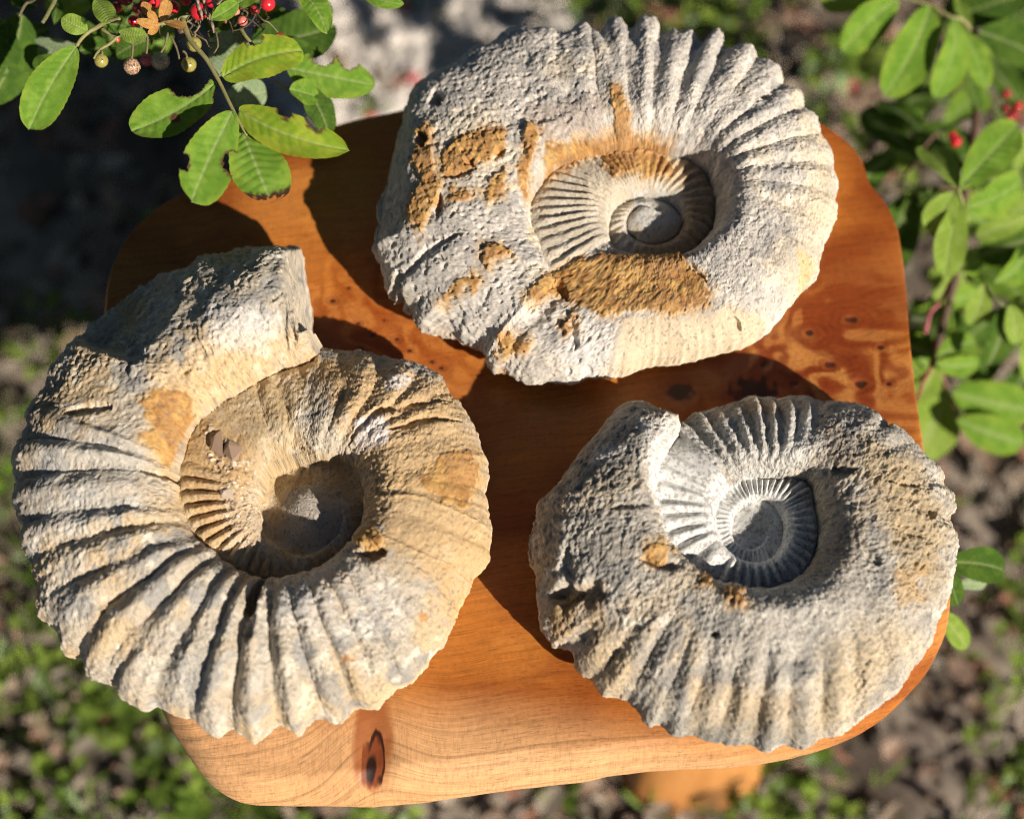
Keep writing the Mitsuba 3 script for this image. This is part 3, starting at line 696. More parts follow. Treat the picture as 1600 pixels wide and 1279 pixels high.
RIGHT = dict(
    center=(1187, 808),
    label='grey ammonite fossil with a crisp dark grey inner spiral, on the right of the stool',
    outline=[(1066, 662), (1060, 659), (1042, 652), (1032, 646), (1005, 637), (990, 628), (980, 629), (960, 645), (940, 672), (915, 700), (882, 742), (870, 760), (839, 782), (835, 797), (835, 812), (826, 845), (827, 872), (836, 895), (837, 922), (840, 955), (845, 985), (857, 1007), (877, 1017), (890, 1022), (897, 1045), (906, 1055), (925, 1063), (940, 1082), (960, 1087), (985, 1100), (1000, 1113), (1012, 1135), (1037, 1130), (1057, 1150), (1085, 1146), (1112, 1158), (1145, 1160), (1170, 1162), (1200, 1171), (1228, 1164), (1252, 1166), (1270, 1160), (1282, 1150), (1305, 1149), (1332, 1135), (1362, 1112), (1390, 1092), (1407, 1070), (1432, 1040), (1452, 1002), (1462, 972), (1475, 945), (1482, 910), (1485, 885), (1492, 847), (1482, 812), (1489, 795), (1483, 775), (1468, 768), (1467, 745), (1447, 722), (1432, 702), (1415, 685), (1390, 666), (1367, 652), (1337, 637), (1292, 627), (1260, 621), (1222, 622), (1192, 621), (1170, 622), (1145, 630), (1120, 636), (1072, 653)],
    seam=[(1066, 664), (1052, 690), (1034, 722), (1024, 758), (1030, 790), (1040, 825), (1056, 852), (1076, 873), (1095, 889), (1120, 902), (1157, 912), (1195, 913), (1235, 903), (1265, 885), (1284, 850), (1290, 815), (1285, 780), (1275, 742), (1258, 733), (1230, 733), (1200, 734), (1172, 737), (1148, 750), (1130, 770), (1124, 793), (1129, 818), (1141, 843), (1162, 860), (1190, 866), (1216, 858), (1232, 838), (1237, 812), (1230, 785), (1214, 768), (1193, 766), (1170, 776), (1154, 796), (1153, 816), (1163, 834), (1182, 842), (1200, 836), (1210, 820)],
    zs=[(0, 20), (15, 31), (40, 32), (70, 29), (130, 25), (200, 22), (270, 21), (310, 23), (340, 26), (365, 26), (420, 23), (520, 20.5), (700, 19.5), (860, 19), (1000, 19)],
    zt=[(0, 40), (22, 50), (40, 50), (90, 47), (180, 45), (250, 43.5), (290, 40), (320, 36), (345, 33), (365, 32.5), (420, 30), (520, 27), (640, 25), (740, 24), (860, 20), (1200, 20)],
    vc=[(0, 0.25), (60, 0.22), (280, 0.25), (330, 0.3), (370, 0.32), (480, 0.32), (1000, 0.35)],
    zmid=20, dome=0.8, pout=[(0, 1.4), (40, 2.0), (270, 2.1), (292, 1.35), (360, 1.3)],
    cuts=[((880, 880), (-1, 0.02), 42, 63, 120), ((925, 725), (-0.82, -0.57), 43, 60, 110), ((1000, 640), (-0.2, -1), 44, 60, 60)],
    lumps=[([(1000, 665), (1010, 720)], 30, 1.5), ([(1360, 690), (1400, 740)], 30, 1.5)],
    matrix=[[(1066, 660), (990, 625), (830, 780), (826, 880), (850, 1010), (900, 1040), (1000, 930), (1060, 870), (1020, 760)], [(1290, 720), (1290, 640), (1480, 760), (1480, 900), (1400, 900), (1320, 800)]],
    plain=[],
    ribs=[((892, 1030), (1062, 872), G), ((930, 1068), (1078, 886), G), ((980, 1096), (1100, 900), G), ((1022, 1126), (1122, 908), G), ((1068, 1148), (1145, 913), G), ((1120, 1155), (1172, 916), G), ((1172, 1160), (1198, 914), G), ((1224, 1164), (1222, 908), G), ((1280, 1150), (1246, 898), G), ((1330, 1132), (1268, 884), G), ((1380, 1096), (1280, 866), G), ((1425, 1046), (1288, 845), G), ((1460, 975), (1292, 825), G), ((1484, 895), (1292, 805), G), ((1484, 815), (1290, 785), G), ((1466, 757), (1285, 768), G), ((1430, 700), (1281, 755), G), ((1375, 658), (1276, 745), G), ((1318, 632), (1268, 735), G),
          ((1276, 624), (1249, 722), G), ((1244, 622), (1233, 720), G), ((1215, 622), (1218, 712), G), ((1190, 624), (1200, 708), G), ((1162, 632), (1185, 708), G), ((1136, 645), (1168, 712), G), ((1110, 655), (1150, 718), G), ((1085, 668), (1133, 725), G), ((1062, 685), (1122, 733), G), ((1046, 707), (1114, 743), G), ((1034, 730), (1109, 754), G), ((1032, 752), (1107, 768), G), ((1033, 788), (1108, 780), G), ((1038, 810), (1113, 793), G), ((1046, 834), (1117, 806), G), ((1058, 856), (1120, 819), G), ((1080, 874), (1126, 829), G)],
    fine_ribs=[(462, 615, 9.5, 3), (618, 900, 8.0, 1)],
    amp=[(0, 0), (55, 0.0), (85, 2.5), (100, 4.2), (150, 3.8), (180, 1.6), (220, 0.8), (280, 1.0), (295, 3.0), (345, 3.0), (365, 1.3), (385, 1.6), (400, 2.6), (470, 2.6), (560, 2.0), (625, 2.4), (800, 1.8), (900, 0.4)],
    sharp=[(0, 0.8), (280, 0.9), (300, 1.1), (400, 0.9), (600, 1.0), (1000, 0.9)],
    fade=[(0, 0.6), (80, 0.58), (200, 0.62), (280, 0.5), (300, 0.36), (350, 0.36), (380, 0.36), (450, 0.34), (1000, 0.34)], skew=0.9, inner_rough=0.16,
    cracks=[([(885, 860), (880, 890), (895, 905)], 9, 2.5), ([(865, 930), (900, 935)], 24, 6), ([(905, 925), (940, 940)], 20, 4), ([(1000, 880), (1060, 890)], 14, 4), ([(1110, 998), (1118, 997)], 5, 4), ([(1300, 735), (1330, 740)], 9, 3), ([(950, 805), (1010, 802)], 4, 2), ([(1400, 650), (1375, 665)], 8, 3), ([(1445, 790), (1462, 810)], 9, 3), ([(1380, 760), (1440, 764)], 4, 2.0), ([(1385, 832), (1440, 842)], 3, 1.5), ([(1340, 850), (1365, 890)], 8, 2.5)],
    crusts=[([(1000, 875), (1030, 850), (1045, 862), (1040, 880), (1010, 890)], 1.0, 0.35), ([(1138, 925), (1150, 928), (1155, 950), (1140, 955), (1132, 940)], 1.6, 0.5), ([(1090, 905), (1108, 906), (1106, 925), (1092, 922)], 1.4, 0.5)],
    stains=[([(850, 930), (890, 910), (905, 960), (880, 1000), (855, 980)], (0.36, 0.225, 0.08), 12, 0.85), ([(900, 920), (945, 920), (940, 965), (905, 975)], (0.25, 0.16, 0.08), 12, 0.7),
            ([(1340, 690), (1430, 720), (1470, 800), (1470, 930), (1400, 900), (1370, 800), (1330, 740)], (0.37, 0.285, 0.16), 18, 0.85),
            ([(1395, 900), (1440, 890), (1445, 940), (1405, 950)], (0.46, 0.29, 0.10), 10, 0.7),
            ([(1290, 660), (1330, 700), (1320, 760), (1340, 860), (1290, 900), (1250, 905), (1300, 830)], (0.20, 0.165, 0.13), 16, 0.8),
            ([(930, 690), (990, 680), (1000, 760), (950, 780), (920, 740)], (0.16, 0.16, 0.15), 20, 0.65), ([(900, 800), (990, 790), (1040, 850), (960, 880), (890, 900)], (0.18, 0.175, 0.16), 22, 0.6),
            ([(930, 700), (965, 705), (960, 730), (925, 735)], (0.70, 0.69, 0.66), 10, 0.6),
            ([(990, 660), (1060, 665), (1030, 760), (1050, 850), (1010, 770)], (0.66, 0.64, 0.60), 8, 0.85),
            ([(1036, 668), (1100, 650), (1180, 640), (1285, 640), (1262, 735), (1150, 738), (1040, 720)], (0.47, 0.475, 0.455), 14, 0.9),
            ([(1010, 1110), (1300, 1130), (1280, 1175), (1050, 1165)], (0.17, 0.175, 0.16), 16, 0.65), ([(930, 950), (1010, 1060), (960, 1085), (900, 1040)], (0.45, 0.34, 0.19), 14, 0.6), ([(1290, 990), (1400, 960), (1440, 1000), (1340, 1120), (1260, 1140)], (0.46, 0.37, 0.23), 24, 0.7), ([(1060, 1060), (1240, 1080), (1250, 1140), (1090, 1140)], (0.46, 0.335, 0.17), 14, 0.45), ([(1180, 940), (1330, 950), (1350, 1010), (1200, 1020)], (0.56, 0.54, 0.49), 30, 0.5)],
    inner_stains=[([(1034, 690), (1110, 660), (1270, 700), (1262, 738), (1150, 740), (1040, 760)], (0.58, 0.58, 0.56), 14, 0.6), ([(1165, 790), (1195, 785), (1205, 815), (1180, 840), (1155, 825)], (0.36, 0.37, 0.355), 5, 0.9)],
    palette=dict(base=(0.39, 0.368, 0.32), warm=(0.43, 0.365, 0.265), cool=(0.215, 0.215, 0.205), pale=(0.60, 0.57, 0.50), inner=(0.49, 0.505, 0.50), inner2=(0.62, 0.625, 0.61), inner_s=0.95, speck=0.575, warmth=0.035),
)
TOP = dict(
    center=(1014, 318), flip=-1,
    label='pale grey ammonite fossil crusted with patches of rusty clay, at the back of the stool',
    outline=[(584, 392), (585, 380), (592, 350), (597, 315), (607, 290), (620, 237), (635, 180), (647, 150), (667, 134), (685, 125), (710, 110), (732, 90), (760, 84), (777, 70), (802, 60), (822, 63), (840, 56), (860, 62), (885, 65), (910, 52), (930, 70), (955, 45), (982, 60), (1005, 42), (1020, 42), (1031, 68), (1047, 60), (1060, 67), (1080, 65), (1092, 80), (1117, 61), (1127, 75), (1132, 92), (1155, 85), (1172, 92), (1182, 111), (1202, 116), (1217, 135), (1220, 150), (1250, 162), (1252, 187), (1270, 197), (1276, 220), (1292, 250), (1295, 272), (1304, 300), (1300, 325), (1304, 340), (1290, 375), (1276, 415), (1274, 437), (1250, 457), (1230, 487), (1195, 527), (1160, 542), (1125, 552), (1095, 562), (1057, 570), (1025, 570), (970, 587), (920, 591), (885, 600), (860, 595), (810, 594), (797, 582), (767, 577), (757, 547), (730, 542), (705, 525), (680, 520), (652, 510), (640, 492), (612, 475), (604, 460), (600, 420)],
    seam=[(866, 448), (850, 410), (836, 370), (830, 326), (846, 290), (868, 261), (901, 243), (939, 231), (980, 223), (1025, 221), (1056, 226), (1086, 230), (1108, 248), (1122, 275), (1126, 310), (1122, 338), (1106, 358), (1070, 382), (1040, 388), (1010, 386), (985, 380), (966, 372), (955, 352), (955, 330), (962, 308), (980, 292), (1003, 284), (1030, 284), (1055, 292), (1070, 310), (1068, 335), (1050, 352), (1022, 358), (1000, 352), (985, 336), (986, 318), (998, 305), (1018, 302), (1036, 312)],
    zs=[(0, 41), (20, 37), (50, 33), (90, 31), (130, 29), (170, 24), (240, 18), (300, 16), (340, 22), (370, 22), (450, 20), (560, 19), (720, 20.5), (900, 22)],
    zt=[(0, 46), (60, 47), (150, 46), (220, 46), (290, 44), (330, 42), (360, 41), (400, 37), (450, 33), (500, 29), (560, 25.5), (640, 24), (720, 24.5), (900, 23), (1200, 23)],
    vc=[(0, 0.18), (90, 0.2), (150, 0.24), (300, 0.24), (340, 0.26), (380, 0.36), (1000, 0.35)],
    zmid=21, pout=[(0, 2.5), (360, 2.5)],
    cuts=[((652, 270), (-0.97, -0.1), 45, 60, 110), ((690, 130), (-0.6, -0.8), 45, 52, 80), ((760, 560), (-0.45, 0.9), 37, 50, 140)],
    lumps=[([(880, 440), (960, 450), (1080, 440)], 34, -2.2), ([(720, 360), (760, 440)], 50, 2.0)],
    matrix=[[(590, 380), (640, 150), (800, 60), (930, 60), (940, 200), (850, 260), (830, 340), (860, 440), (950, 530), (950, 600), (700, 530), (600, 460)]],
    plain=[[(960, 500), (1100, 490), (1180, 500), (1150, 545), (1040, 570), (950, 580)]],
    ribs=[((790, 62), (880, 240), G), ((870, 62), (920, 230), G), ((932, 72), (950, 222), G), ((984, 62), (983, 215), G), ((1030, 78), (1012, 212), G), ((1091, 82), (1042, 215), G), ((1130, 92), (1068, 218), G), ((1180, 113), (1090, 225), G), ((1220, 152), (1106, 236), G), ((1253, 190), (1116, 250), G), ((1277, 227), (1124, 268), G), ((1296, 274), (1129, 285), G), ((1301, 325), (1131, 300), G), ((1290, 376), (1131, 315), G), ((1276, 428), (1128, 330), G), ((1232, 486), (1120, 345), G), ((1160, 543), (1104, 362), G), ((1080, 566), (1072, 385), G), ((980, 585), (1030, 395), G), ((880, 598), (985, 390), G)],
    fine_ribs=[(345, 470, 6.2, 6), (476, 700, 10, 3), (710, 860, 11, 1)],
    amp=[(0, 0), (75, 0), (100, 1.6), (120, 3.0), (190, 3.4), (215, 2.8), (245, 1.2), (270, 0.4), (335, 0.5), (355, 2.2), (440, 2.4), (470, 1.6), (600, 1.0), (720, 1.3), (860, 0.8), (900, 0.2)],
    sharp=[(0, 0.5), (330, 0.5), (360, 0.8), (900, 0.8)],
    fade=[(0, 0.4), (100, 0.22), (200, 0.25), (260, 0.5), (340, 0.35), (360, 0.32), (1000, 0.32)], skew=1.3, inner_rough=0.55, flaky=0.45, coarse=0.75,
    cracks=[([(676, 148), (684, 172)], 13, 7), ([(656, 215), (664, 240)], 11, 5), ([(712, 500), (632, 385), (712, 390)], 1, 0.1), ([(600, 450), (660, 410), (718, 385)], 7, 2.6), ([(620, 425), (618, 470)], 8, 3.5), ([(860, 415), (868, 450), (884, 475)], 7, 4.0), ([(728, 275), (738, 268)], 10, 3.5), ([(778, 252), (784, 262)], 9, 3), ([(695, 290), (740, 285)], 7, 2.5), ([(690, 320), (688, 355)], 6, 3), ([(1185, 165), (1210, 163)], 5, 2.2), ([(892, 505), (900, 545)], 6, 2.5), ([(1040, 400), (1075, 420), (1100, 450)], 4, 1.5), ([(1148, 500), (1155, 512)], 4, 2)],
    crusts=[([(650, 212), (672, 200), (680, 230), (678, 280), (692, 300), (688, 335), (672, 350), (660, 382), (655, 365), (638, 345), (648, 320), (660, 290), (650, 260)], 1.8, 0.8),
            ([(690, 262), (720, 235), (770, 220), (790, 225), (785, 262), (745, 270), (730, 285), (700, 290)], 1.0, 0.45),
            ([(820, 225), (830, 212), (840, 226), (838, 250), (828, 268), (816, 250)], 2.0, 0.8), ([(815, 262), (832, 268), (828, 312), (814, 300)], 0.7, 0.4),
            ([(850, 262), (858, 245), (890, 235), (935, 222), (960, 215), (955, 160), (968, 155), (976, 190), (985, 215), (1045, 220), (1052, 228), (990, 226), (940, 236), (900, 248), (870, 262), (850, 290)], 1.0, 0.75),
            ([(862, 432), (885, 420), (930, 405), (985, 402), (1035, 396), (1060, 394), (1068, 420), (1100, 450), (1108, 482), (1060, 494), (1000, 486), (940, 498), (905, 488), (870, 470), (830, 478), (822, 462), (848, 446)], 1.3, 0.8),
            ([(770, 300), (790, 285), (794, 300), (780, 330), (764, 338)], 1.3, 0.6), ([(752, 405), (770, 404), (798, 416), (776, 420), (764, 434), (758, 424)], 2.0, 0.7), ([(778, 528), (790, 520), (830, 535), (810, 545), (785, 550)], 2.0, 0.6), ([(880, 508), (893, 502), (896, 520), (884, 530)], 2.2, 0.7), ([(690, 478), (740, 440), (748, 450), (735, 462), (700, 482)], 0.6, 0.35), ([(705, 310), (740, 320), (735, 332), (708, 330)], 0.8, 0.4),
            ([(945, 240), (1000, 225), (1048, 236), (1060, 262), (1030, 262), (1000, 258), (960, 272), (944, 258)], 0.8, 0.6)],
    stains=[([(960, 500), (1100, 488), (1180, 490), (1210, 510), (1150, 548), (1040, 572), (950, 585)], (0.55, 0.445, 0.295), 12, 0.9),
            ([(1230, 100), (1310, 250), (1310, 360), (1250, 470), (1200, 420), (1260, 330)], (0.53, 0.43, 0.27), 30, 0.55),
            ([(820, 190), (950, 160), (950, 220), (860, 250), (830, 240)], (0.33, 0.26, 0.215), 14, 0.55), ([(670, 195), (760, 175), (790, 240), (700, 240)], (0.62, 0.55, 0.42), 20, 0.6), ([(740, 260), (810, 250), (812, 285), (760, 295)], (0.62, 0.555, 0.43), 12, 0.7),
            ([(880, 510), (960, 500), (955, 590), (860, 590)], (0.62, 0.61, 0.59), 20, 0.55), ([(825, 320), (842, 320), (842, 400), (826, 390)], (0.60, 0.50, 0.33), 6, 0.7), ([(1210, 355), (1235, 355), (1235, 375), (1210, 375)], (0.22, 0.22, 0.21), 8, 0.7),
            ([(1240, 400), (1270, 400), (1268, 440), (1245, 430)], (0.52, 0.36, 0.14), 8, 0.7)],
    inner_stains=[([(840, 250), (1000, 230), (960, 380), (840, 440), (820, 330)], (0.42, 0.375, 0.29), 12, 0.7), ([(925, 250), (960, 270), (965, 300), (930, 280)], (0.50, 0.53, 0.55), 8, 0.6), ([(1060, 230), (1140, 260), (1140, 380), (980, 400), (1070, 340)], (0.33, 0.22, 0.11), 14, 0.8), ([(990, 300), (1060, 295), (1060, 350), (1000, 355)], (0.42, 0.43, 0.42), 6, 0.8)],
    dome=3.5, palette=dict(base=(0.455, 0.432, 0.392), warm=(0.51, 0.455, 0.36), cool=(0.31, 0.305, 0.29), pale=(0.64, 0.60, 0.53), inner=(0.43, 0.38, 0.295), inner2=(0.50, 0.48, 0.43), inner_s=0.85, warmth=-0.03),
)
on_left = ammonite('ammonite_fossil', LEFT)
on_top = ammonite('ammonite_fossil_001', TOP)
on_right = ammonite('ammonite_fossil_002', RIGHT)

# ------------------------------------------------------------------ crystals in the largest stone's broken inner whorl


def crystal(px, py, r, seed, tint):
    rg = np.random.default_rng(seed)
    p = on_left(px, py)
    pts = rg.normal(size=(11, 3)); pts /= np.linalg.norm(pts, axis=1, keepdims=True)
    pts *= np.array([1.0, 0.75, 0.55])
    hull = trimesh.convex.convex_hull(pts * r * 1.25 * PX)
    a = rg.uniform(0, 6.28)
    v = np.asarray(hull.vertices) @ np.array([[math.cos(a), -math.sin(a), 0], [math.sin(a), math.cos(a), 0], [0, 0, 1]]).T + p + [0, 0, 0.10 * r * PX]
    f = np.asarray(hull.faces)
    v, f = v[f].reshape(-1, 3), np.arange(len(f) * 3).reshape(-1, 3)
    put(name('ammonite_fossil__crystal'), v, f, 'crystal_matter', color=np.tile(tint, (len(v), 1)), smooth=False)


for k, (px, py, r, tint) in enumerate(((340, 692, 20, (0.22, 0.155, 0.11)), (364, 704, 18, (0.28, 0.20, 0.145)), (350, 764, 12, (0.40, 0.33, 0.26)))):
    crystal(px, py, r, 400 + k, tint)

# ------------------------------------------------------------------ leaves, stems and berries of the pepper shrubs
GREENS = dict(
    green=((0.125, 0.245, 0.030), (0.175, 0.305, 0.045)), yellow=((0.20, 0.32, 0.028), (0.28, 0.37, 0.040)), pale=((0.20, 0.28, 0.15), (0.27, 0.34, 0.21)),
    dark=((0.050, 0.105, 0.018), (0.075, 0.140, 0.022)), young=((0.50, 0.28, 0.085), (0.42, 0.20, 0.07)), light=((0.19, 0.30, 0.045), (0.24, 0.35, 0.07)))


def leaflet(key, base, tip, half, kind='green', roll=0.0, droop=0.10, fold=0.12, bites=(), spots=(), burnt=False, wavy=0.5, seed=0, fine=True, label=None, blunt=0.72):
    """One leaflet from base to tip (points), half its half-width in metres."""
    rg = np.random.default_rng(seed + 11)
    base, tip = np.asarray(base, float), np.asarray(tip, float)
    nl, nw = (90, 25) if fine else (26, 9)
    L = np.linalg.norm(tip - base)
    d = (tip - base) / L
    up = np.array([0.0, 0.0, 1.0])
    face = np.array([0.28, -0.42, 0.86]) + rg.normal(0, 0.2, 3)
    side = np.cross(d, face); side /= np.linalg.norm(side)
    nrm = np.cross(side, d)
    roll *= 0.5
    half = half * 1.1
    side, nrm = side * math.cos(roll) + nrm * math.sin(roll), nrm * math.cos(roll) - side * math.sin(roll)
    s = np.linspace(0, 1, nl)[:, None]; t = np.linspace(-1, 1, nw)[None, :]
    wid = np.clip(s, 0, 1) ** rg.uniform(0.58, 0.88) * np.clip(1 - s, 0, 1) ** (rg.uniform(0.42, 0.62) if blunt < 0.8 else 0.36)
    droop = droop + rg.uniform(-0.07, 0.09)
    fold = fold + rg.uniform(-0.06, 0.14)
    wid = wid / wid.max()
    serr = 1 + 0.012 * np.sin(s * 84 + 3 * np.sign(t)) * (abs(t) ** 6)
    bow = rg.uniform(-0.12, 0.12)
    x = s * L + 0 * t
    y = half * wid * t * serr + bow * L * (s * (1 - s)) * 2
    vein = np.abs(np.sin(np.pi * (s * 10.5 - abs(t) * 1.5)))
    z = fold * half * (np.abs(t) ** 1.4) * np.sqrt(wid) - droop * L * s ** 2 + droop * L * 0.25 * np.sin(np.pi * s)
    z = z + 0.018 * half * vein * (1 - abs(t)) ** 0.5 * 2 - 0.05 * half * np.exp(-(t / 0.09) ** 2)
    z = z + wavy * 0.16 * half * np.sin(s * rg.uniform(9, 14) + rg.uniform(0, 6)) * t ** 2 * np.sign(t)
    P = base + x[..., None] * d + y[..., None] * side + z[..., None] * nrm
    q = np.stack([s * 9 + seed * 7.1 + 0 * t, t * 2.6 + 0 * s, 0 * s * t], -1)
    n1, n2 = meshkit.fbm(q, 3, seed), meshkit.fbm(q * 3.1, 2, seed + 5)
    a, b = np.array(GREENS[kind][0]), np.array(GREENS[kind][1])
    col = mixc(np.broadcast_to(a, P.shape), b, sstep(0.35, 0.68, n1))
    col = col * (0.86 + 0.28 * n2)[..., None]
    if kind == 'yellow' or kind == 'green':
        col = mixc(col, (0.30, 0.33, 0.03), sstep(0.62, 0.98, abs(t) + 0.5 * (n1 - 0.5) + 0 * s) * (0.55 if kind == 'yellow' else 0.22))
    mid = np.exp(-(t * wid / (0.045 + 0.03 * (1 - s))) ** 2)
    col = mixc(col, a * 0.45 + np.array([0.22, 0.26, 0.12]), mid * 0.75)
    lat = sstep(0.16, 0.0, vein) * (1 - mid)
    col = mixc(col, a * 0.6 + np.array([0.10, 0.13, 0.05]), lat * 0.35)
    keep = np.ones((nl, nw), bool)
    S, Tt = s + 0 * t, t + 0 * s
    jag = 0.05 * (meshkit.fbm(np.stack([S * 22, Tt * 9, S * 0], -1), 2, seed + 3) - 0.5)
    for bs, bt, br in bites:
        dd = np.hypot((S - bs) * L, (Tt - bt) * half * 1.0) / L + jag
        keep &= dd > br
        col = mixc(col, (0.10, 0.055, 0.030), sstep(br + 0.035, br + 0.012, dd))
    for bs, bt, br in spots:
        dd = np.hypot((S - bs) * L, (Tt - bt) * half) / L + 0.4 * jag
        col = mixc(col, (0.13, 0.065, 0.045), sstep(br, br - 0.015, dd))
    if burnt:
        e = S + 0.5 * jag * 4
        col = mixc(col, (0.055, 0.028, 0.020), sstep(0.86, 0.92, e))
        keep &= (e < 0.955) | (n2 > 0.52)
    i, j = np.meshgrid(np.arange(nl - 1), np.arange(nw - 1), indexing='ij')
    qd = np.stack([i * nw + j, (i + 1) * nw + j, (i + 1) * nw + j + 1, i * nw + j + 1], -1).reshape(-1, 4)
    kf = keep.reshape(-1)
    qd = qd[kf[qd].all(axis=1)]
    ids, inv = np.unique(qd, return_inverse=True)
    qd = inv.reshape(-1, 4)
    put(name(key), P.reshape(-1, 3)[ids], np.vstack([qd[:, :3], qd[:, [0, 2, 3]]]), 'leaf_matter', color=np.clip(col, 0.005, 0.8).reshape(-1, 3)[ids], label=label)


def stem(key, pts, r0, r1, c0=(0.16, 0.15, 0.055), c1=None, seed=0, n=26, label=None):
    path = smooth_path(pts, n)
    rr = np.linspace(r0, r1, n) * (1 + 0.18 * (meshkit.noise(path * 240, seed) - 0.5))
    v, f = tube(path, rr, 9)
    w = meshkit.fbm(v * 500, 2, seed)[..., None]
    c = np.asarray(c0) * (0.65 + 0.7 * w)
    if c1 is not None:
        c = c * (1 - w) + np.asarray(c1) * w
    put(name(key), v, f, 'stem_matter', color=np.clip(c, 0.004, 0.8), label=label)


def berry(key, c, r, tint, seed=0, dried=False, label=None):
    m = trimesh.creation.icosphere(subdivisions=4 if dried else 3)
    v = np.asarray(m.vertices)
    k = 1 + 0.05 * (meshkit.fbm(v * 2.2 + seed, 2, seed) - 0.5)
    col = np.tile(tint, (len(v), 1)) * (0.85 + 0.3 * meshkit.fbm(v * 4 + seed, 2, seed + 1))[:, None]
    a = np.array([0.45, -0.35, 0.82]); a /= np.linalg.norm(a)
    tipd = v @ a
    if dried:
        k = k + 0.20 * (meshkit.fbm(v * 5 + seed, 3, seed + 2) - 0.5)
        col = mixc(col, (0.09, 0.05, 0.03), sstep(0.52, 0.62, meshkit.fbm(v * 6 + seed, 2, seed + 7)))
    else:
        k = k + 0.05 * sstep(0.985, 1.0, tipd) - 0.03 * sstep(0.93, 0.985, tipd)
        col = mixc(col, (0.10, 0.06, 0.035), sstep(0.985, 0.995, tipd))
    put(name(key), np.asarray(c) + v * (k * r)[:, None], np.asarray(m.faces), 'berry_matter', color=np.clip(col, 0.004, 0.8), label=label)


def pz(px, py, dz):
    return at(px, py, ZS + dz)


def px_at(px, py, dz):
    """Metres per photograph pixel at that point."""
    return np.linalg.norm(pz(px + 1, py, dz) - pz(px, py, dz))


def leaf_px(key, b, t, half, zb, zt_, **kw):
    leaflet(key, pz(b[0], b[1], zb), pz(t[0], t[1], zt_), half * px_at(*b, zb), **kw)


# ---- the berried branch that hangs in from the upper left
B = 'pepper_branch'
tag(B, 'sunlit pepper tree branch with green leaflets and red berries over the stool\'s upper left corner', 'branch')
ZB = 0.065
LEAVES = [
    ((348, 121), (468, 70), 33, 'yellow', dict(bites=[(0.52, -1.0, 0.10)], roll=0.25, droop=0.08)),
    ((339, 129), (205, 204), 34, 'green', dict(bites=[(0.25, 1.02, 0.19), (0.05, -1.0, 0.08)], spots=[(0.57, -0.30, 0.06)], roll=-0.30, droop=0.05, label='leaflet with a round brown spot and a bitten edge')),
    ((364, 174), (297, 316), 37, 'green', dict(bites=[(0.48, -1.05, 0.12), (0.72, 0.95, 0.07)], roll=-0.28, droop=0.03, blunt=0.85)),
    ((377, 196), (426, 304), 41, 'green', dict(burnt=True, roll=0.10, droop=0.10, blunt=0.8, label='leaflet with a burnt black tip')),
    ((374, 173), (537, 229), 29, 'yellow', dict(bites=[(0.45, -1.05, 0.06), (0.7, -1.05, 0.07)], roll=0.42, droop=0.16, fold=0.5, label='leaflet curling up along its far edge')),
    ((342, 118), (373, 54), 32, 'pale', dict(roll=0.2, droop=0.02)),
    ((352, 152), (418, 144), 23, 'pale', dict(roll=-0.2)),
    ((448, 106), (586, 131), 31, 'green', dict(roll=0.35, bites=[(0.38, -1.0, 0.13), (0.66, -1.0, 0.10)])),
    ((452, 140), (500, 150), 20, 'green', dict(roll=0.4)),
    ((392, 67), (524, 37), 40, 'dark', dict(roll=0.3, bites=[(0.95, -0.5, 0.07)])),
    ((463, -18), (512, 38), 20, 'green', dict(roll=-0.3)),
    ((560, -14), (624, 7), 10, 'green', dict(roll=0.2)),
    ((34, 22), (-8, 160), 34, 'dark', dict(roll=0.5)),
    ((8, 30), (-30, 120), 34, 'dark', dict(roll=-0.2)),
    ((120, 74), (47, 200), 29, 'green', dict(roll=-0.1, droop=0.08)),
    ((119, 69), (50, 68), 12, 'pale', dict(roll=0.1, droop=0.02)),
    ((137, 48), (96, 27), 15, 'light', dict(roll=0.2, bites=[(0.25, 0.9, 0.10)])),
    ((187, 52), (227, 54), 11, 'light', dict(roll=-0.3)),
    ((150, 0), (172, 34), 15, 'light', dict(roll=0.2)), ((84, 38), (98, -6), 10, 'dark', dict()), ((158, 38), (198, 42), 14, 'dark', dict()), ((124, 80), (178, 70), 16, 'dark', dict(roll=0.4)), ((100, 92), (52, 108), 16, 'dark', dict(roll=0.6)),
    ((330, 30), (370, 4), 12, 'green', dict()), ((360, 10), (405, -16), 14, 'green', dict(roll=0.3)), ((240, 60), (180, 88), 18, 'dark', dict(roll=0.3)), ((60, 10), (20, -14), 16, 'dark', dict()), ((455, 60), (485, 96), 14, 'dark', dict(roll=0.5)),
    ((470, 130), (520, 205), 24, 'dark', dict(roll=0.9)),
    ((250, 40), (214, 33), 7, 'young', dict(label='young orange leaflet')), ((247, 34), (221, 4), 8, 'young', dict(label='young orange leaflet')), ((250, 33), (263, 1), 9, 'young', dict(label='young orange leaflet')), ((256, 36), (290, 42), 6, 'young', dict(label='young orange leaflet')), ((248, 40), (235, 51), 5, 'young', dict(label='young orange leaflet')), ((246, 36), (232, 18), 6, 'young', dict(label='young orange leaflet')),
]
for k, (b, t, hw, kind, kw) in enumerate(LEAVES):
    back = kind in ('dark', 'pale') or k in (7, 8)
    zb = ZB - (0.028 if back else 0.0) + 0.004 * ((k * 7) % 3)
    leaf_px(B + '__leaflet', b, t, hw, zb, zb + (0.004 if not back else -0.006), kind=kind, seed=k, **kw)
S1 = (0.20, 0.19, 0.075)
rg = np.random.default_rng(15)
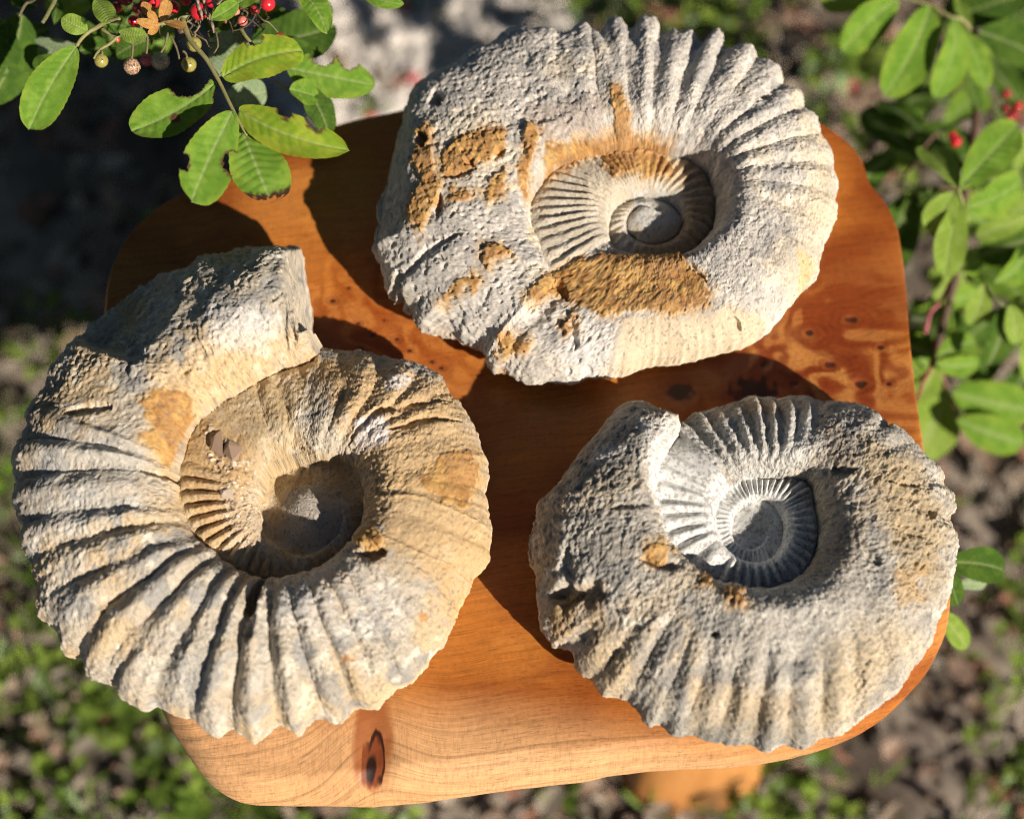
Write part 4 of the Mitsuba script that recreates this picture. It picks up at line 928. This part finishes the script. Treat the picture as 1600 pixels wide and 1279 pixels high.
for k in range(26):                                              # darker leaflets deeper in the branch
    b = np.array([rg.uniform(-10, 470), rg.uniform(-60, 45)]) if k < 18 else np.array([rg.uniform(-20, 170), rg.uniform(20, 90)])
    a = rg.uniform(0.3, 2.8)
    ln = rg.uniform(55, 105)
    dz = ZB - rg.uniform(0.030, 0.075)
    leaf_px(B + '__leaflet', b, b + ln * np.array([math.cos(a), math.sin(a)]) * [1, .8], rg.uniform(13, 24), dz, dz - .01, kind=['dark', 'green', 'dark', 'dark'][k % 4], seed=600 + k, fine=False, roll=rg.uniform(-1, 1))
stem(B + '__stem', [pz(285, 30, ZB + .008), pz(297, 62, ZB + .008), pz(322, 92, ZB + .008), pz(340, 123, ZB + .007), pz(362, 168, ZB + .007), pz(378, 198, ZB + .006), pz(386, 212, ZB + .004)], 4.6 * PX, 2.2 * PX, S1, seed=1)
stem(B + '__stem', [pz(120, 72, ZB), pz(128, 60, ZB), pz(146, 46, ZB), pz(166, 35, ZB + .002), pz(188, 30, ZB + .004)], 3.0 * PX, 4.0 * PX, S1, seed=2)
stem(B + '__stem', [pz(188, 52, ZB), pz(172, 68, ZB), pz(156, 78, ZB), pz(147, 92, ZB)], 3.0 * PX, 2.0 * PX, S1, seed=3)
stem(B + '__stem', [pz(160, 46, ZB), pz(186, 56, ZB), pz(210, 48, ZB), pz(250, 38, ZB), pz(285, 28, ZB), pz(330, -20, ZB)], 2.6 * PX, 4.0 * PX, S1, seed=4)
stem(B + '__stem', [pz(376, 44, ZB), pz(388, 62, ZB), pz(402, 80, ZB - .004)], 3.2 * PX, 2.6 * PX, S1, seed=5)
stem(B + '__stem', [pz(430, 128, ZB - .03), pz(452, 142, ZB - .03), pz(474, 164, ZB - .03)], 2.8 * PX, 2.0 * PX, S1, seed=6)
stem(B + '__stem', [pz(88, -6, ZB), pz(78, 16, ZB), pz(66, 36, ZB)], 4.2 * PX, 3.0 * PX, (0.12, 0.13, 0.05), seed=7)
stem(B + '__stem', [pz(30, 26, ZB), pz(44, 4, ZB), pz(70, -20, ZB + .01)], 2.6 * PX, 3.0 * PX, (0.10, 0.09, 0.05), seed=8)
rg = np.random.default_rng(5)
for k in range(46):                                              # the tangle of dry fruit stalks
    a = np.array([rg.uniform(205, 420), rg.uniform(-10, 48)])
    b = a + rg.normal(0, 1, 2) * [26, 10] + [0, 26]
    m_ = (a + b) / 2 + rg.normal(0, 5, 2)
    zz = ZB - 0.006 + rg.normal(0, 0.006, 3)
    stem(B + '__fruit_stalk', [pz(*a, zz[0]), pz(*m_, zz[1]), pz(*b, zz[2])], 1.6 * PX, 0.9 * PX, [(0.13, 0.10, 0.06), (0.06, 0.045, 0.03), (0.20, 0.17, 0.10)][k % 3], seed=20 + k, n=9)
for k in range(9):
    x, y = rg.uniform(300, 350), rg.uniform(-6, 40)
    stem(B + '__bud_scale', [pz(x, y, ZB + .004), pz(x + 4, y + 8, ZB + .006), pz(x + 5, y + 16, ZB + .003)], 3.5 * PX, 1.2 * PX, (0.26, 0.21, 0.16), seed=90 + k, n=7)
RED, OLIVE = (0.52, 0.018, 0.030), (0.27, 0.25, 0.065)
for px, py, r, c, dz in ((311, 18, 14, RED, .004), (209, 33, 9, RED, 0), (418, 6, 12, RED, 0), (379, 33, 8, (0.58, 0.16, 0.13), 0), (436, 62, 11, (0.40, 0.02, 0.03), -.01), (240, 3, 10, RED, -.006), (196, -2, 12, (0.20, 0.012, 0.016), -.008), (225, 8, 9, (0.25, 0.012, 0.02), -.01),
                         (303, 69, 12, OLIVE, 0), (295, 101, 12, OLIVE, -.01), (158, 95, 11, OLIVE, 0), (183, 62, 5, (0.45, 0.06, 0.04), -.004), (368, 18, 7, (0.60, 0.22, 0.18), 0), (270, 12, 11, RED, -.008), (330, 2, 10, RED, -.01), (182, 12, 9, (0.32, 0.014, 0.02), -.01), (350, 28, 8, (0.40, 0.03, 0.03), -.008), (255, -4, 11, RED, -.01), (398, 16, 8, (0.45, 0.03, 0.035), -.006), (216, 14, 10, (0.28, 0.012, 0.02), -.014), (290, 0, 9, RED, -.004)):
    berry(B + '__berry', pz(px, py, ZB - .002 + dz), r * PX, c, seed=px, label='red berry' if c is RED else ('olive green berry' if c is OLIVE else None))
for px, py, r, c, dz in ((229, 93, 11, (0.55, 0.10, 0.13), -.06), (250, 95, 15, (0.48, 0.40, 0.26), -.06)):
    berry(B + '__berry', pz(px, py, ZB + dz), r * PX, c, seed=px)
berry(B + '__dried_berry', pz(206, 104, ZB - .004), 13 * PX, (0.42, 0.28, 0.18), seed=3, dried=True, label='dried brown berry')
berry(B + '__dried_berry', pz(285, 46, ZB - .004), 8 * PX, (0.20, 0.11, 0.09), seed=4, dried=True)
for a, b in (((205, 62), (206, 92)), ((158, 80), (158, 86)), ((303, 50), (303, 60)), ((286, 80), (292, 91)), ((228, 50), (229, 84)), ((262, 52), (252, 82)), ((268, 60), (280, 92)), ((305, 0), (310, 8))):
    stem(B + '__fruit_stalk', [pz(*a, ZB), pz((a[0] + b[0]) / 2 + 2, (a[1] + b[1]) / 2, ZB), pz(*b, ZB)], 2.0 * PX, 1.6 * PX, (0.17, 0.14, 0.08), seed=a[0], n=8)

# the limb it grows on, back into its crown, and the trunk
_j = pz(330, -20, ZB)
stem(B + '__limb', [_j, _j + [-0.02, 0.06, 0.02], [-0.26, 0.33, 0.44], [-0.46, 0.40, 0.50], [-0.68, 0.42, 0.46]], 4.0 * PX, 0.008, (0.13, 0.10, 0.06), seed=9)
stem(B + '__limb', [pz(70, -20, ZB + .01), pz(40, -70, ZB + .02), [-0.36, 0.30, 0.42], [-0.46, 0.40, 0.50]], 3.0 * PX, 0.005, (0.13, 0.10, 0.06), seed=10)
stem(B + '__trunk', [[-0.66, 0.42, 0.75], [-0.68, 0.42, 0.46], [-0.70, 0.43, 0.22], [-0.70, 0.44, -0.03]], 0.010, 0.022, (0.12, 0.09, 0.06), (0.20, 0.17, 0.13), seed=12)
# the rest of its crown, above and left of the frame
rg = np.random.default_rng(77)
n = 2600
e = rg.normal(size=(n, 3)); e /= np.linalg.norm(e, axis=1, keepdims=True)
c = e * rg.uniform(0.35, 1.0, (n, 1)) ** 0.6 * [0.30, 0.46, 0.55] + [-0.70, 0.42, 0.62]
yaw = rg.uniform(0, 6.28, n)
CROWN = (n, c, yaw)

# ---- the shrub on the right
H = 'pepper_shrub'
DZ = -0.026


def hz_(px, py, dz):
    return pz(px, py, dz + DZ)


tag(H, 'blurred green pepper shrub with dark stems beside the stool\'s right edge', 'shrub')
RL = [
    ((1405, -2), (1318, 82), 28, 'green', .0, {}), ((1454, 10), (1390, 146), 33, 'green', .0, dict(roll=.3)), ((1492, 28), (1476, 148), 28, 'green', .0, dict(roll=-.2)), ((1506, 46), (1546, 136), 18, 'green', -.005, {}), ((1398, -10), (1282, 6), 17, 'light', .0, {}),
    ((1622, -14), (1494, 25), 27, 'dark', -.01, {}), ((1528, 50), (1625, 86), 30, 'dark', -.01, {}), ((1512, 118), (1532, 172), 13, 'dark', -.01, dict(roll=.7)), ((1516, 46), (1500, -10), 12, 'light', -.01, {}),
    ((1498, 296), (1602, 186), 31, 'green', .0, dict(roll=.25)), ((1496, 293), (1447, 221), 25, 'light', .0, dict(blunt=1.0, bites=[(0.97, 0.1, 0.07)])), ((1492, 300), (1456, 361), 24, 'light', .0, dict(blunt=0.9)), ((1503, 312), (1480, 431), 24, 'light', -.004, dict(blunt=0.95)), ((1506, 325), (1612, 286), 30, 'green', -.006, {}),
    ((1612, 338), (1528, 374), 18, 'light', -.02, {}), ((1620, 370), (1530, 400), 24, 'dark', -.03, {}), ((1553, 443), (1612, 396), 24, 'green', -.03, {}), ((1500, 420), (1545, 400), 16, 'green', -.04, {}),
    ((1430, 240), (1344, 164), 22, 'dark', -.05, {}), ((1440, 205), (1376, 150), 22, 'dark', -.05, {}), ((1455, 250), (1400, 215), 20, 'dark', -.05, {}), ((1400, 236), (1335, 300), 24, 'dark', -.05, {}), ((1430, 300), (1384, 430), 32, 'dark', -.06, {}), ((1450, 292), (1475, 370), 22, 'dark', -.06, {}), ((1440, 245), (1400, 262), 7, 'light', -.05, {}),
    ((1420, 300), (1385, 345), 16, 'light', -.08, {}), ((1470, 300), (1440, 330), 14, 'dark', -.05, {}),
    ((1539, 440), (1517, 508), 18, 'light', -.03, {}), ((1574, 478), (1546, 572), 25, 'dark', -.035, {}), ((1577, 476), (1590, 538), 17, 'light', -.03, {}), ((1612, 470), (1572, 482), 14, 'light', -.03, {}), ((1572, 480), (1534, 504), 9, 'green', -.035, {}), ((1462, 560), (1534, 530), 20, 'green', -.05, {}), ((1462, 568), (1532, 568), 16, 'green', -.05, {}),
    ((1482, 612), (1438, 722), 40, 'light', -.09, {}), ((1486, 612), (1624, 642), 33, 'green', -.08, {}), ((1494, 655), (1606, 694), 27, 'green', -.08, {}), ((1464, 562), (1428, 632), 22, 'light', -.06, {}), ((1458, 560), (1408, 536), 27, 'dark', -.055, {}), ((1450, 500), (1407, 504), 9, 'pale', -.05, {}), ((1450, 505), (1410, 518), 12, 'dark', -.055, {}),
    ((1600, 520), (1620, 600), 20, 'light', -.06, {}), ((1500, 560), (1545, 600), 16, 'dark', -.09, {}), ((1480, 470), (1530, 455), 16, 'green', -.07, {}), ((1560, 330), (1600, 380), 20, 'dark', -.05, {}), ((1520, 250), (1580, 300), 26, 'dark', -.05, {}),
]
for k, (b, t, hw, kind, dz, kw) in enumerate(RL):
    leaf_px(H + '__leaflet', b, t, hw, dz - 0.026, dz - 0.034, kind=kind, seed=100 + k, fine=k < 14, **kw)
rg = np.random.default_rng(9)
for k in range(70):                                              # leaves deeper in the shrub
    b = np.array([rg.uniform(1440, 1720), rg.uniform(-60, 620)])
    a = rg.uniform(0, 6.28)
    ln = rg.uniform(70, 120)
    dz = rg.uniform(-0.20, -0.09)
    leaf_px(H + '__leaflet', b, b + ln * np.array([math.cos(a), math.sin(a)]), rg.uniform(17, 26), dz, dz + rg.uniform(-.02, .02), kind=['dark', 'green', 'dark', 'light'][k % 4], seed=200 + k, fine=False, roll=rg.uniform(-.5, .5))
BARK, RB = (0.050, 0.032, 0.022), (0.20, 0.055, 0.045)
stem(H + '__branch', [hz_(1512, -20, -.03), hz_(1522, 60, -.03), hz_(1526, 150, -.035), hz_(1522, 220, -.04), hz_(1508, 300, -.05), hz_(1500, 400, -.06), hz_(1480, 480, -.07), hz_(1462, 560, -.08), hz_(1440, 640, -.11), hz_(1425, 760, -.2), at(1440, 800, 0.0)], 8 * PX, 9 * PX, BARK, (0.14, 0.08, 0.05), seed=31, n=50)
stem(H + '__branch', [hz_(1462, 530, -.055), hz_(1455, 570, -.06), hz_(1440, 600, -.06), hz_(1424, 640, -.075)], 5 * PX, 4 * PX, RB, seed=32)
stem(H + '__branch', [hz_(1484, 440, -.04), hz_(1470, 470, -.045), hz_(1452, 492, -.045), hz_(1446, 520, -.05)], 3.2 * PX, 4 * PX, (0.36, 0.10, 0.12), seed=33)
stem(H + '__branch', [hz_(1398, -8, 0), hz_(1425, 0, 0), hz_(1455, 9, 0), hz_(1492, 28, 0), hz_(1516, 46, -.01)], 2.6 * PX, 4.0 * PX, (0.25, 0.24, 0.10), seed=34)
stem(H + '__branch', [hz_(1497, 295, 0), hz_(1503, 312, -.003), hz_(1506, 325, -.006), hz_(1512, 345, -.03)], 2.6 * PX, 3.2 * PX, (0.25, 0.28, 0.09), seed=35)
stem(H + '__branch', [hz_(1335, 298, -.06), hz_(1400, 298, -.05), hz_(1460, 292, -.05), hz_(1510, 300, -.05)], 2.4 * PX, 3.4 * PX, (0.17, 0.13, 0.07), seed=36)
stem(H + '__branch', [hz_(1400, 300, -.06), hz_(1430, 250, -.05), hz_(1470, 205, -.05), hz_(1520, 180, -.04)], 2.6 * PX, 3.6 * PX, (0.12, 0.07, 0.05), seed=37)
stem(H + '__branch', [hz_(1539, 440, -.03), hz_(1560, 470, -.03), hz_(1580, 500, -.04), hz_(1500, 480, -.07)], 2.6 * PX, 3.2 * PX, (0.16, 0.20, 0.06), seed=38)
stem(H + '__branch', [hz_(1462, 560, -.06), hz_(1470, 580, -.07), hz_(1484, 615, -.085), hz_(1494, 655, -.085)], 3.4 * PX, 3 * PX, (0.24, 0.14, 0.10), seed=39)
for px, py, r, dz in ((1493, 221, 11, -.03), (1590, 165, 9, -.04), (1572, 146, 10, -.06), (1576, 185, 10, -.05), (1566, 196, 9, -.05), (1584, 180, 9, -.05), (1488, 212, 9, -.035), (1570, 170, 9, -.055)):
    berry(H + '__berry', hz_(px, py, dz), r * PX, RED if dz > -.05 else (0.30, 0.012, 0.02), seed=px)

# ---- a low sprig behind the right stone
Q = 'pepper_sprig'
tag(Q, 'low green leafy sprig sticking out past the stool\'s lower right edge', 'sprig')
for k, (b, t, hw, kind, dz) in enumerate((((1470, 880), (1579, 892), 26, 'dark', -.03), ((1478, 890), (1500, 946), 17, 'dark', -.03), ((1470, 955), (1516, 1012), 18, 'light', -.06), ((1490, 912), (1546, 914), 10, 'pale', -.04), ((1465, 905), (1480, 970), 14, 'pale', -.05))):
    leaf_px(Q + '__leaflet', b, t, hw, dz, dz - .01, kind=kind, seed=300 + k, fine=k < 2)
stem(Q + '__stem', [pz(1474, 880, -.03), pz(1466, 905, -.04), pz(1462, 955, -.065), pz(1450, 990, -.14), at(1440, 1000, 0.0)], 2.6 * PX, 4 * PX, (0.17, 0.16, 0.06), seed=51)

# ------------------------------------------------------------------ what lies and grows on the ground


def scatter(n, seed, x0, x1, y0, y1):
    rg = np.random.default_rng(seed)
    p = at(rg.uniform(x0, x1, n), rg.uniform(y0, y1, n), 0.0)
    return rg, p[:, 0], p[:, 1]


def blades(x, y, z, yaw, pitch, L, Wd, curl, col, rg):
    """Many small ovate leaves as one mesh: 8 triangles each."""
    n = len(x)
    s = np.array([0, .3, .7, 1.0, .3, .7, .3, .7]); t = np.array([0, 0, 0, 0, 1, .8, -1, -.8])
    F = np.array([[0, 4, 1], [0, 1, 6], [1, 4, 5], [1, 5, 2], [6, 1, 2], [6, 2, 7], [2, 5, 3], [7, 2, 3]])
    lx = s[None] * L[:, None]; ly = t[None] * Wd[:, None]
    lz = (abs(t)[None] * 0.35 * Wd[:, None]) - curl[:, None] * L[:, None] * s[None] ** 2
    cp, sp_ = np.cos(pitch)[:, None], np.sin(pitch)[:, None]
    hx, hz = lx * cp - lz * sp_, lx * sp_ + lz * cp
    cy, sy = np.cos(yaw)[:, None], np.sin(yaw)[:, None]
    v = np.stack([x[:, None] + hx * cy - ly * sy, y[:, None] + hx * sy + ly * cy, z[:, None] + hz], -1)
    f = (F[None] + (np.arange(n) * 8)[:, None, None]).reshape(-1, 3)
    c = np.repeat(col, 8, axis=0) * rg.uniform(0.88, 1.12, (n * 8, 1))
    return v.reshape(-1, 3), f, np.clip(c, 0.004, 0.8)


def region(x, y, spots):
    m = np.zeros(len(x))
    for px, py, rx, ry, s in spots:
        c = at(px, py, 0.0)
        rr = np.hypot((x - c[0]) / (rx * PX * 1.6), (y - c[1]) / (ry * PX * 1.6))
        m = np.maximum(m, s * sstep(1.25, 0.6, rr))
    return m


n, c, yaw = CROWN
rg = np.random.default_rng(78)
v, f, cc = blades(c[:, 0], c[:, 1], c[:, 2], yaw, rg.normal(0, 0.5, n), rg.uniform(0.03, 0.055, n), rg.uniform(0.008, 0.014, n), rg.normal(0.1, 0.1, n), np.array([[0.075, 0.14, 0.022]]) * rg.uniform(0.6, 1.4, (n, 1)), rg)
put(B + '__crown', v, f, 'leaf_matter', color=cc, smooth=False, kind='stuff')

# litter: dead leaves and bits, brown to pinkish grey
rg, x, y = scatter(6500, 71, -500, 2100, -500, 1600)
n1 = meshkit.fbm(np.stack([x * 9, y * 9, x * 0], -1), 3, 7)
gr = np.hypot((x - GRAVEL[0]) / 0.13, (y - GRAVEL[1]) / 0.16)
ok = (rg.random(len(x)) < 0.25 + 1.1 * sstep(0.35, 0.6, n1)) & (rg.random(len(x)) < sstep(0.5, 1.1, gr) + 0.10)
x, y = x[ok], y[ok]; n = len(x)
pal = np.array([(0.20, 0.14, 0.10), (0.25, 0.20, 0.15), (0.13, 0.095, 0.065), (0.28, 0.20, 0.15), (0.22, 0.19, 0.15), (0.33, 0.28, 0.22), (0.24, 0.12, 0.08), (0.17, 0.15, 0.12)])
v, f, c = blades(x, y, ground_z(x, y) + rg.uniform(0.001, 0.009, n), rg.uniform(0, 6.28, n), rg.normal(0.05, 0.28, n), rg.uniform(0.006, 0.028, n), rg.uniform(0.002, 0.008, n), rg.normal(0.1, 0.25, n), pal[rg.integers(0, len(pal), n)], rg)
put('leaf_litter', v, f, 'litter_matter', color=c, smooth=False, label='brown and pinkish dead leaves scattered over the ground', category='leaf litter', kind='stuff')

# weeds: rosettes of small bright leaves
WEEDS = [(60, 1120, 420, 360, 1.3), (130, 950, 260, 160, 0.9), (1000, 20, 280, 170, 1.6), (870, 40, 120, 100, 0.9), (1560, 940, 160, 160, 0.55), (1190, 1250, 200, 110, 0.75), (1250, 130, 160, 240, 1.0), (300, 1260, 200, 80, 0.7), (1480, 1200, 200, 160, 0.35), (700, 1290, 300, 60, 0.5), (1500, 300, 300, 500, 0.4), (1450, 1100, 120, 90, 0.6), (0, 700, 160, 260, 0.8), (1560, 1240, 160, 120, 0.7), (1330, 60, 120, 120, 0.9)]
rg, x, y = scatter(7000, 72, -500, 2100, -500, 1650)
n1 = meshkit.fbm(np.stack([x * 16, y * 16, x * 0], -1), 3, 17)
gr = np.hypot((x - GRAVEL[0]) / 0.12, (y - GRAVEL[1]) / 0.15)
ok = rg.random(len(x)) < region(x, y, WEEDS) * (0.3 + 0.7 * sstep(0.36, 0.58, n1)) * 0.62 * sstep(0.7, 1.1, gr) + 0.02
x, y = x[ok], y[ok]
k = 6
X, Y = np.repeat(x, k), np.repeat(y, k); n = len(X)
hgt = np.repeat(rg.uniform(0.008, 0.05, len(x)), k) * rg.uniform(0.5, 1.1, n)
yaw = rg.uniform(0, 6.28, n)
tone = np.repeat(rg.random(len(x)), k)[:, None]
wc = np.array([0.085, 0.150, 0.024]) * (1 - tone) + np.array([0.21, 0.30, 0.055]) * tone
wc = np.where(rg.random((n, 1)) < 0.12, np.array([[0.24, 0.33, 0.16]]), wc)
grass = np.repeat(rg.random(len(x)) < 0.35, k)                    # some tufts are narrow blades
v, f, c = blades(X + 0.006 * np.cos(yaw), Y + 0.006 * np.sin(yaw), ground_z(X, Y) + hgt * np.where(grass, 0.3, 1), yaw, np.where(grass, 0.5, 0.15) + rg.normal(0, 0.3, n), rg.uniform(0.005, 0.015, n) * np.where(grass, 2.2, 1), rg.uniform(0.0025, 0.0062, n) * np.where(grass, 0.3, 1), rg.normal(0.15, 0.2, n), wc * rg.uniform(0.7, 1.25, (n, 1)), rg)
put('ground_weeds', v, f, 'leaf_matter', color=c, smooth=False, label='low green weeds covering the ground around the stool', category='weeds', kind='stuff')

# pale pebbles of the gravel patch
rg, x, y = scatter(2600, 73, 300, 1100, -300, 420)
gr = np.hypot((x - GRAVEL[0]) / 0.13, (y - GRAVEL[1]) / 0.16)
ok = rg.random(len(x)) < sstep(1.25, 0.7, gr)
x, y = x[ok], y[ok]; n = len(x)
ico = trimesh.creation.icosphere(subdivisions=1)
iv = np.asarray(ico.vertices)
sc = rg.uniform(0.0025, 0.008, (n, 1, 1)) * np.stack([rg.uniform(.8, 1.4, n), rg.uniform(.7, 1.2, n), rg.uniform(.4, .7, n)], -1)[:, None]
v = iv[None] * sc * rg.uniform(0.85, 1.15, (n, len(iv), 1)) + np.stack([x, y, ground_z(x, y) + 0.001], -1)[:, None]
f = (np.asarray(ico.faces)[None] + (np.arange(n) * len(iv))[:, None, None]).reshape(-1, 3)
pc = rg.uniform(0.8, 1.2, (n, 1)) * np.array([[0.48, 0.455, 0.42]])
put('gravel', v.reshape(-1, 3), f, 'litter_matter', color=np.repeat(np.clip(pc, 0, .8), len(iv), axis=0), smooth=True, label='pale grey gravel on the ground behind the stool', category='gravel', kind='stuff')

for k, (px, py, lab) in enumerate(((578, 179, 'red berry fallen on the gravel close to the stool\'s back edge'), (645, 122, 'red berry fallen on the gravel beside the top stone\'s left end'), (632, 8, 'red berry fallen on the gravel at the top edge of the picture'), (312, 170, 'red berry fallen on shaded ground under the berried branch'), (1330, 130, 'red berry fallen among weeds under the right shrub'))):
    p = at(px, py, 0.012)
    berry('fallen_berry', [p[0], p[1], ground_z(p[0:1], p[1:2])[0] + 0.006], 0.0042, (0.42, 0.05, 0.06), seed=500 + k, label=lab)
    labels[list(scene)[-1]].update(category='berry', group='fallen red berries')
